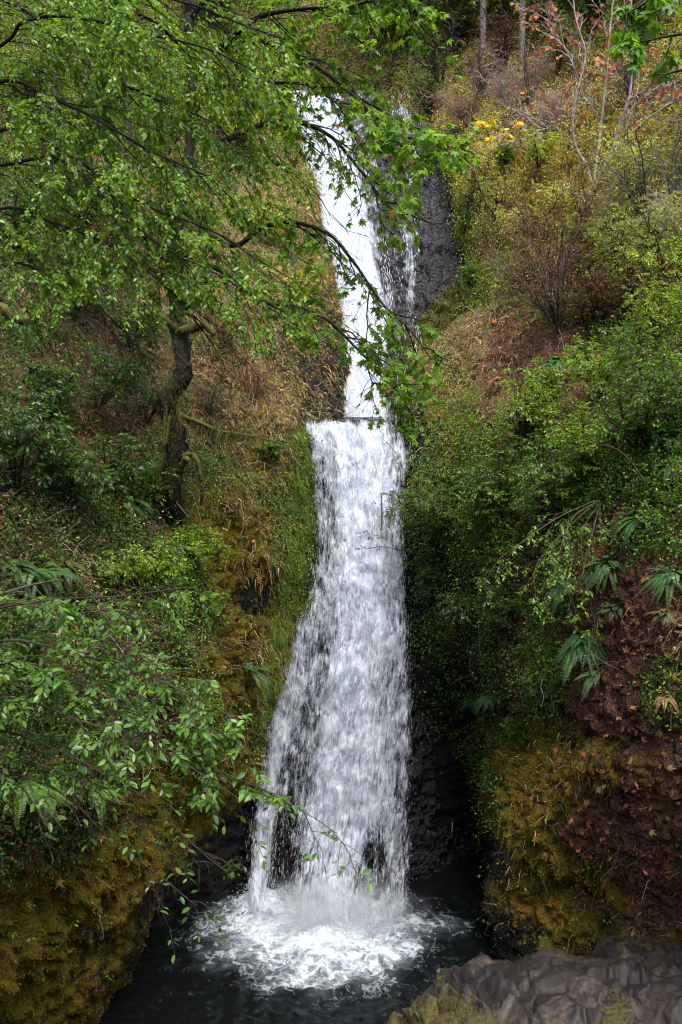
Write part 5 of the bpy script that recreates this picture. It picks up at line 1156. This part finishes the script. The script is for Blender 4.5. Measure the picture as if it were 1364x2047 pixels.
def akeep(p):
    x, y = proj(p); r_ = np.random.RandomState(6).rand(len(p))
    lim = np.interp(x, [-200, 0, 120, 300, 450, 600, 640], [690, 680, 640, 640, 660, 680, 700])
    bad = (y > lim + 40 * np.sin(x / 37)) | (x > 625) | ((x > 540) & (r_ < .6))
    bad |= ((x > 230) & (x < 450) & (y > 600)) & (r_ < .35)
    return ~bad
tree('alder_tree', P(-190, 1250, 11.2), 'leafy alder leaning in from the left edge with fine drooping twigs of small oval leaves', 'tree',
     [([(-190,1400,11.2),(-195,900,11.2),(-190,500,11.1),(-190,150,11.1),(-180,-300,11)], .13, .05)], al, W_DARK, M_TWIG,
     [dict(n=20, t0=.18, ang=38, length=(.8, 1.7), droop=.30, M=10, flat=.45, taper=.3, bias=(.15, 0, -.22)), dict(n=9, t0=.12, ang=38, length=(.3, .65), droop=.3, M=6, flat=.6, bias=(.1, 0, -.15))],
     dict(per=26, tmpl=(T_OVAL[0] * (1, 1.15, 1), T_OVAL[1]), size=(.036, .072), cols=lambda n: greens(np.random.RandomState(n + 1), n, [(.11,.215,.016),(.075,.165,.018),(.155,.26,.018),(.085,.175,.024)], .3, .1, [(.16,.17,.02)], .03), up=.6, hang=.25),
     M_LEAF, 77, keep=akeep)

# maple bough entering at the upper right
tree('maple_tree', P(1800, 900, 14.5), 'maple bough with dark green lobed leaves entering at the top right corner', 'tree',
     [([(1800,1000,14.6),(1790,500,14.5),(1770,60,14.4),(1760,-400,14.4)], .16, .08)],
     [([(1770,60,14.4),(1550,70,13.4),(1400,62,12.8),(1310,75,12.5),(1245,95,12.3)], .05, .010), ([(1550,70,13.4),(1420,10,12.9),(1320,-12,12.6),(1235,30,12.4)], .04, .01), ([(1550,75,13.4),(1420,130,12.9),(1330,145,12.6),(1290,150,12.5)], .035, .01)],
     W_DARK, M_BARK,
     [dict(n=10, t0=.35, ang=45, length=(.35, .75), droop=.4, M=7, flat=.6), dict(n=4, t0=.3, ang=45, length=(.15, .35), droop=.4, M=5, flat=.7)],
     dict(per=5, tmpl=T_MAPLE, size=(.10, .18), cols=lambda n: greens(np.random.RandomState(n + 2), n, [(.07,.16,.016),(.11,.22,.018)], .3, .1), up=.6, hang=.35, t0=.3),
     M_MAPLE, 15, keep=lambda p: (lambda x, y: (x > 1215) & (y < 155 - (1364 - x) * .12))(*proj(p)))

# bare pale tree with orange leaves on the right slope
bp, _n = on(1186, 372); by = bp[1]
bl = [([(1184,372,by),(1172,330,by),(1150,290,by-.2),(1146,230,by-.4),(1160,165,by-.5),(1172,100,by-.6),(1150,30,by-.6),(1140,-60,by-.6)], 0.0527, 0.0155),
      ([(1186,372,by),(1196,300,by+.2),(1206,200,by+.3),(1214,100,by+.3),(1222,0,by+.3),(1226,-80,by+.3)], 0.0527, 0.0186),
      ([(1190,372,by),(1220,310,by-.1),(1243,240,by-.2),(1262,170,by-.2),(1264,60,by-.2),(1270,-60,by-.2)], 0.0558, 0.0186),
      ([(1188,375,by),(1212,325,by-.2),(1268,262,by-.5),(1330,215,by-.8),(1400,185,by-1)], 0.0372, 0.0124),
      ([(1150,285,by-.2),(1120,262,by-.3),(1085,258,by-.4),(1045,254,by-.5)], 0.0217, 0.0050),
      ([(1160,165,by-.5),(1135,110,by-.6),(1105,70,by-.7),(1090,20,by-.8)], 0.0217, 0.0062),
      ([(1240,245,by-.2),(1290,190,by-.3),(1345,165,by-.4)], 0.0248, 0.0062)]
tree('bare_tree', bp, 'slender many stemmed tree with pale bark and sparse orange leaves on the right slope', 'tree', [], bl,
     [(.32,.29,.26),(.27,.245,.22)], M_PALE, [dict(n=16, t0=.25, ang=42, length=(.8, 2.2), droop=.05, M=7, flat=.9, taper=.3, bias=(0, 0, .2)), dict(n=6, t0=.2, ang=42, length=(.25, .6), droop=.1, M=5, flat=.9)],
     dict(per=3, tmpl=T_MAPLE, size=(.09, .18), cols=lambda n: greens(np.random.RandomState(n), n, C_ORG, .3, .1), up=1.2, hang=.8), M_DRY, 31, .013,
     keep=lambda p: (lambda x, y, r: ((y < 190) & (r < .62) & (fbm(p, 1.1, 2) > -.05)) | (r < .05))(*proj(p), np.random.RandomState(9).rand(len(p))))
# yellow sapling
yp, _n = on(990, 315); yy = yp[1]
tree('maple_sapling', yp, 'small maple sapling with a few large yellow leaves on the slope right of the basalt', 'sapling', [],
     [([(990,315,yy),(984,285,yy-.1),(972,255,yy-.2),(966,240,yy-.2)], .03, .012), ([(990,312,yy),(1002,285,yy-.2),(1020,262,yy-.3),(1036,240,yy-.4)], .025, .01), ([(988,300,yy),(978,286,yy-.2),(970,280,yy-.3)], .02, .01)],
     [(.07,.05,.035)], M_TWIG, [dict(n=4, t0=.4, ang=45, length=(.3, .8), droop=.3, M=5)],
     dict(per=4, tmpl=T_MAPLE, size=(.17, .30), cols=lambda n: greens(np.random.RandomState(n), n, [(.55,.42,.03),(.42,.40,.05),(.60,.40,.03)], .2), up=.7, hang=.5, t0=.4), M_MAPLE, 3)

# near shrub on the left that hangs over the bluff
nl = [
 ([(-320,1500,9),(-120,1330,8.4),(0,1215,8),(120,1225,7.8),(250,1290,7.6),(360,1345,7.5)], .02, .004),
 ([(-320,1520,9),(-120,1380,8.4),(0,1290,8),(150,1325,7.8),(300,1380,7.6),(420,1430,7.5),(515,1490,7.4)], .02, .004),
 ([(-320,1540,9),(-120,1430,8.4),(0,1360,8),(200,1420,7.7),(380,1500,7.5),(520,1560,7.3),(610,1610,7.2),(648,1632,7.2)], .02, .003),
 ([(-320,1560,9),(-120,1490,8.4),(0,1450,8),(150,1490,7.7),(300,1570,7.5),(400,1650,7.4),(465,1700,7.3)], .02, .003),
 ([(-320,1580,9),(-120,1560,8.4),(0,1540,8),(120,1580,7.8),(230,1680,7.6),(330,1750,7.5),(405,1808,7.4)], .016, .0025),
 ([(-320,1500,9),(-100,1290,8.4),(0,1225,8),(200,1205,7.7),(330,1200,7.6),(405,1192,7.5)], .018, .003),
 ([(-320,1560,9),(-120,1450,8.2),(0,1400,7.7),(150,1450,7.4),(280,1500,7.3),(380,1560,7.2),(450,1610,7.2)], .018, .003),
 ([(-320,1540,9),(-150,1420,8.4),(-20,1330,7.9),(120,1360,7.6),(260,1430,7.4),(370,1470,7.3),(470,1500,7.3)], .018, .003),
 ([(-320,1580,9),(-140,1520,8.3),(-10,1500,7.9),(110,1540,7.6),(200,1600,7.5),(300,1680,7.4)], .016, .003),
]
def nkeep(p):
    x, y = proj(p); r_ = np.random.RandomState(8).rand(len(p))
    top = np.interp(x, [-200, 0, 100, 250, 330, 420, 560, 640], [1180, 1190, 1195, 1205, 1180, 1180, 1470, 1560])
    bot = np.interp(x, [-200, 0, 120, 250, 420, 520, 600, 660], [1640, 1620, 1590, 1560, 1610, 1600, 1620, 1680])
    return (y > top) & ((y < bot) | (r_ < .16)) & ((x < 560) | (r_ < .8))
tree('hanging_shrub', P(-330, 1590, 9.2), 'near shrub with glossy oval leaves leaning over the mossy left bluff toward the fall', 'shrub', [], nl, [(.06,.045,.035)], M_TWIG,
     [dict(n=17, t0=.22, ang=38, length=(.35, .8), droop=.22, M=8, flat=.5, taper=.4), dict(n=5, t0=.2, ang=42, length=(.12, .3), droop=.25, M=5, flat=.7)],
     dict(per=12, tmpl=T_OVAL, size=(.045, .095), cols=lambda n: greens(np.random.RandomState(n), n, [(.075,.165,.026),(.06,.135,.028),(.11,.21,.022)], .28, .1, [(.2,.14,.04)], .02), up=.65, hang=.15), M_LEAF, 12, keep=nkeep)

# bare hanging twigs and reddish branch by the path
p0, _n = on(1180, 1010); y0 = p0[1] - 1.5
tree('drooping_shrub', P(1190, 1000, y0 + .8), 'shrub with bare pale twigs arching down, small leaves at their tips, above the path', 'shrub', [],
     [([(1200,1000,y0+.8),(1150,1030,y0+.3),(1125,1080,y0),(1110,1140,y0-.2),(1100,1210,y0-.3)], .011, .003), ([(1200,1005,y0+.8),(1170,1050,y0+.2),(1165,1100,y0),(1180,1180,y0-.2),(1200,1260,y0-.3)], .011, .003),
      ([(1190,1000,y0+.8),(1110,1040,y0+.2),(1050,1080,y0),(990,1120,y0-.2),(960,1160,y0-.3)], .011, .003), ([(1200,1010,y0+.8),(1200,1060,y0+.2),(1210,1120,y0),(1250,1180,y0-.1)], .011, .003),
      ([(1190,1005,y0+.8),(1130,1060,y0+.3),(1070,1130,y0),(1060,1180,y0-.2)], .011, .003), ([(1200,1010,y0+.8),(1180,1080,y0+.2),(1150,1200,y0),(1140,1230,y0-.2)], .011, .003)],
     [(.15,.12,.09),(.11,.09,.07)], M_TWIG, [dict(n=9, t0=.2, ang=40, length=(.35, .7), droop=.45, M=7, flat=.7), dict(n=4, t0=.3, ang=38, length=(.12, .3), droop=.4, M=5)],
     dict(per=6, tmpl=T_OVAL, size=(.055, .10), cols=lambda n: greens(np.random.RandomState(n), n, G_BRI + G_BRI + G_MID, .25), up=.4, hang=.1, t0=.4), M_LEAF, 19)
p0, _n = on(1225, 1062); y0 = p0[1] - .35
tree('leaning_branch', P(1222, 1064, y0 + .2), 'bare reddish mossy branch rising from the top of the path to the right edge', 'branch', [],
     [([(1222,1064,y0+.2),(1265,1055,y0),(1310,1040,y0-.2),(1345,1020,y0-.4),(1364,985,y0-.5),(1390,950,y0-.6)], .05, .03), ([(1290,1046,y0-.1),(1300,1010,y0-.2),(1292,975,y0-.3),(1262,930,y0-.3),(1236,905,y0-.2),(1200,898,y0-.1),(1170,880,y0)], .03, .012), ([(1290,1046,y0-.1),(1320,1015,y0-.4),(1345,990,y0-.6)], .02, .01), ([(1236,905,y0-.2),(1238,870,y0-.2),(1245,840,y0-.2)], .014, .006)],
     [(.075,.035,.025)], M_TWIG, [dict(n=3, t0=.4, ang=45, length=(.2, .5), droop=-.1, M=6)], None, M_LEAF, 23)
# branch with few leaves reaching out over the lower fall
p0, _n = on(850, 1120); y0 = p0[1] - .8
tree('reaching_branch', P(870, 1112, y0 + .5), 'thin leafy branch reaching out across the white water of the lower fall', 'branch', [],
     [([(880,1115,y0+.6),(830,1108,y0+.2),(795,1100,y0),(760,1095,y0-.1),(720,1098,y0-.2),(690,1080,y0-.3)], .018, .003), ([(800,1101,y0),(770,1080,y0-.1),(740,1070,y0-.2),(715,1062,y0-.2)], .008, .003), ([(870,1050,y0+.6),(830,1020,y0+.2),(800,1000,y0),(775,975,y0-.1)], .015, .003), ([(880,1010,y0+.6),(820,960,y0+.2),(790,905,y0),(770,880,y0)], .015, .003), ([(860,1040,y0+.5),(800,1010,y0+.1),(760,1000,y0)], .01, .003)],
     [(.05,.035,.03)], M_TWIG, [dict(n=5, t0=.35, ang=45, length=(.2, .5), droop=.2, M=6)],
     dict(per=6, tmpl=T_OVAL, size=(.06, .10), cols=lambda n: greens(np.random.RandomState(n), n, G_MID, .25), up=.7, hang=.3, t0=.4), M_LEAF, 29)
# mossy log end at the left edge, slim trunks and poles
def log(name, label, cat, pts, r0, r1, col, mat, bump=.4, sides=9, parts=None):
    L_ = limb(pts, 40)[None]; mb = MB(); tubes(mb, L_, [r0], [r1], np.array(col), sides, bump)
    if r1 > .02:
        e = L_[0, -1]; pass
    ob = mb.build(name, mat, origin=L_[0, 0]); return tag(ob, label, cat)
log('mossy_log', 'thick moss covered broken bough jutting in from the left edge', 'log', [(-150,560,17.2),(-60,590,17),(10,620,16.8),(50,640,16.7),(75,634,16.6)], .16, .09, (.08,.07,.012), M_BARK, .6)
log('fallen_stick', 'long thin bare stick lying across the shaded bank at the left', 'stick', [(10,1185,13),(60,1170,13.2),(122,1158,13.4)], .02, .012, (.16,.12,.09), M_TWIG, 0)
log('mossy_snag', 'short dark mossy log leaning on the rock right of the stone lip', 'log', [(815,832,27.0),(840,812,27.4),(862,786,27.8)], .07, .05, (.03,.024,.02), M_BARK, .3)
for x, (pts, r, lab) in enumerate((([(165,450,24),(163,400,24),(168,330,24),(172,250,24),(176,120,24)], .13, 'slim dark mossy trunk standing on the litter slope under the canopy'),
    ([(248,520,25),(252,440,25),(256,340,25),(255,200,25),(250,60,25)], .14, 'slim grey brown trunk right of the dark mossy trunk on the litter slope'),
    ([(105,400,26),(107,310,26),(108,240,26),(112,120,26),(114,40,26)], .11, 'thin brown trunk left of the dark mossy trunk on the litter slope'))):
    g, _n = on(*pts[0][:2]); d = g[1]
    tree('young_tree', g, lab, 'tree', [([(a, b, d - .1) for a, b, c in pts], r, r * .6)], [([(pts[3][0], pts[3][1], d), (pts[3][0] + 60, pts[3][1] - 60, d - .4), (pts[3][0] + 140, pts[3][1] - 80, d - .8)], .04, .01), ([(pts[4][0], pts[4][1], d), (pts[4][0] - 60, pts[4][1] - 60, d - .4), (pts[4][0] - 130, pts[4][1] - 70, d - .8)], .04, .01)],
         [(.06,.045,.035)], M_BARK, [dict(n=9, t0=.2, ang=45, length=(.8, 1.6), droop=.2, M=7), dict(n=5, t0=.2, ang=45, length=(.3, .7), droop=.2, M=5)],
         dict(per=5, tmpl=T_OVAL, size=(.08, .13), cols=lambda n: greens(np.random.RandomState(n), n, G_MID + G_DRK, .3), up=.6), M_LEAF, 50 + x)
# two weathered sticks caught in the lower fall
for pts, lab in (([(762,1060,25.6),(764,1030,25.7),(762,985,25.8)], 'upright weathered stick caught in the lower fall, the left of two'), ([(778,1055,25.6),(782,1030,25.7),(786,1008,25.8)], 'shorter weathered stick caught in the lower fall, the right of two')):
    log('drift_stick', lab, 'stick', pts, .03, .018, (.10,.085,.075), M_TWIG, 0, 6)

# conifers and broadleaf trees at the top of the right slope
def conifer(px, py, H, label, seed, r=.2, crown_from=.35):
    g, _n = on(px, py); rng = np.random.RandomState(seed); root = thing('fir_tree', g, label, 'tree', 'firs at the top of the slope')
    L_ = np.linspace(0, 1, 20)[:, None] * np.array([[rng.normal(0, .3), 0, H]]) + g - (0, 0, .4); mb = MB()
    tubes(mb, L_[None], [r], [.04], np.array([.16,.135,.12]), 8, .15); mb.build('trunk', M_PALE, root)
    n = 110; t = rng.uniform(crown_from, 1, n) ** .8; az = rng.uniform(0, 6.28, n); ln = (1.04 - t) * H * .26 + .4
    dead = 14; t[:dead] = rng.uniform(.1, crown_from, dead); ln[:dead] = rng.uniform(.5, 1.6, dead)
    s = np.linspace(0, 1, 9)[None, :, None]; D = np.stack([np.cos(az), np.sin(az), np.full(n, .12)], -1)
    B = (g + np.array([0, 0, H]) * t[:, None])[:, None] + ln[:, None, None] * (D[:, None] * s - .35 * s**2 * UP)
    mw = MB(); tubes(mw, B, np.full(n, .035), np.full(n, .008), greens(rng, n, [(.10,.08,.07)], .2), 3); mw.build('limb', M_PALE, root)
    mc = MB(); A, k, tt_ = children(rng, B[dead:], 12, .15, 55, (.5, 1.2), .45, 6, .03, .35)
    leaves_on(rng, mc, A, 16, (T_DIAM[0] * (1, .45, 1), T_DIAM[1]), (.14, .26), lambda m: greens(rng, m, [(.022,.045,.016),(.03,.06,.02),(.016,.034,.014)], .3), .0, .5, .3)
    mc.build('crown', M_MATTE, root)
conifer(962, 118, 24, 'tall fir with pale straight trunk at the slope top, left of its pair', 61, .15, .42)
conifer(1040, 112, 25, 'tall fir with pale straight trunk at the slope top, nearest the orange leaved tree', 62, .15, .42)
conifer(880, 40, 20, 'dark fir at the hilltop behind the maple boughs', 63, .24, .1)
conifer(1010, 20, 22, 'dark fir at the hilltop between and behind the two pale fir trunks', 64, .24, .1)
conifer(1110, 10, 20, 'dark fir at the hilltop behind the orange leaved tree', 65, .24, .1)
conifer(760, 30, 20, 'dark fir at the hilltop above the head of the upper fall', 66, .24, .08)
conifer(1290, -20, 20, 'dark fir at the hilltop behind the top right maple bough', 67, .24, .1)
conifer(620, -30, 20, 'dark fir on the ridge behind the maple crown', 68, .24, .1)
def broadleaf(px, py, H, label, seed, pal, dens=1.0):
    g, _n = on(px, py); d = g[1]; rng = np.random.RandomState(seed); hp = H * F / d
    top = py - hp
    lb = []
    for k in range(7):
        t0 = rng.uniform(.2, .75); a = rng.uniform(-1, 1); x0 = px; y0_ = py - hp * t0; l = hp * rng.uniform(.3, .5)
        lb.append(([(x0, y0_, d), (x0 + a * l * .5, y0_ - l * .35, d + rng.uniform(-1.2, .6)), (x0 + a * l, y0_ - l * .45, d + rng.uniform(-2, 1))], .06, .012))
    tree('broadleaf_tree', g, label, 'tree', [([(px, py + 8, d), (px + rng.uniform(-8, 8), py - hp * .5, d), (px + rng.uniform(-15, 15), top, d)], H * .018, .03)], lb, [(.10,.085,.07)], M_PALE,
         [dict(n=9, t0=.2, ang=48, length=(H * .10, H * .22), droop=.2, M=7, flat=.9), dict(n=5, t0=.2, ang=45, length=(.4, .9), droop=.2, M=5, flat=.9)],
         dict(per=max(2, int(5 * dens)), tmpl=T_DIAM, size=(.16, .30), cols=lambda n: greens(np.random.RandomState(n), n, pal, .3, .12), up=.7, hang=.2), M_LEAF, seed, .015, 'broadleaf trees on the ridge')
broadleaf(900, 75, 6, 'green broadleaf tree left of the two pale fir trunks', 71, G_MID + G_YEL[:1])
broadleaf(800, 110, 6, 'green broadleaf tree at the head of the basalt cliff', 72, G_MID)
broadleaf(1000, 75, 5, 'yellowing broadleaf tree between the two pale fir trunks', 73, G_BRI + G_YEL[:1])
broadleaf(1085, 75, 5, 'green broadleaf tree just right of the second pale fir trunk', 74, G_MID)
broadleaf(1320, 60, 6, 'broadleaf tree behind the top right maple bough', 75, G_MID + G_DRK)
broadleaf(1180, 40, 5, 'broadleaf tree behind the orange leaved tree', 76, G_MID)
broadleaf(850, 30, 7, 'broadleaf tree on the ridge between the dark firs', 77, G_BRI + G_MID)
broadleaf(940, 20, 7, 'broadleaf tree on the ridge behind the left pale fir trunk', 78, G_MID)
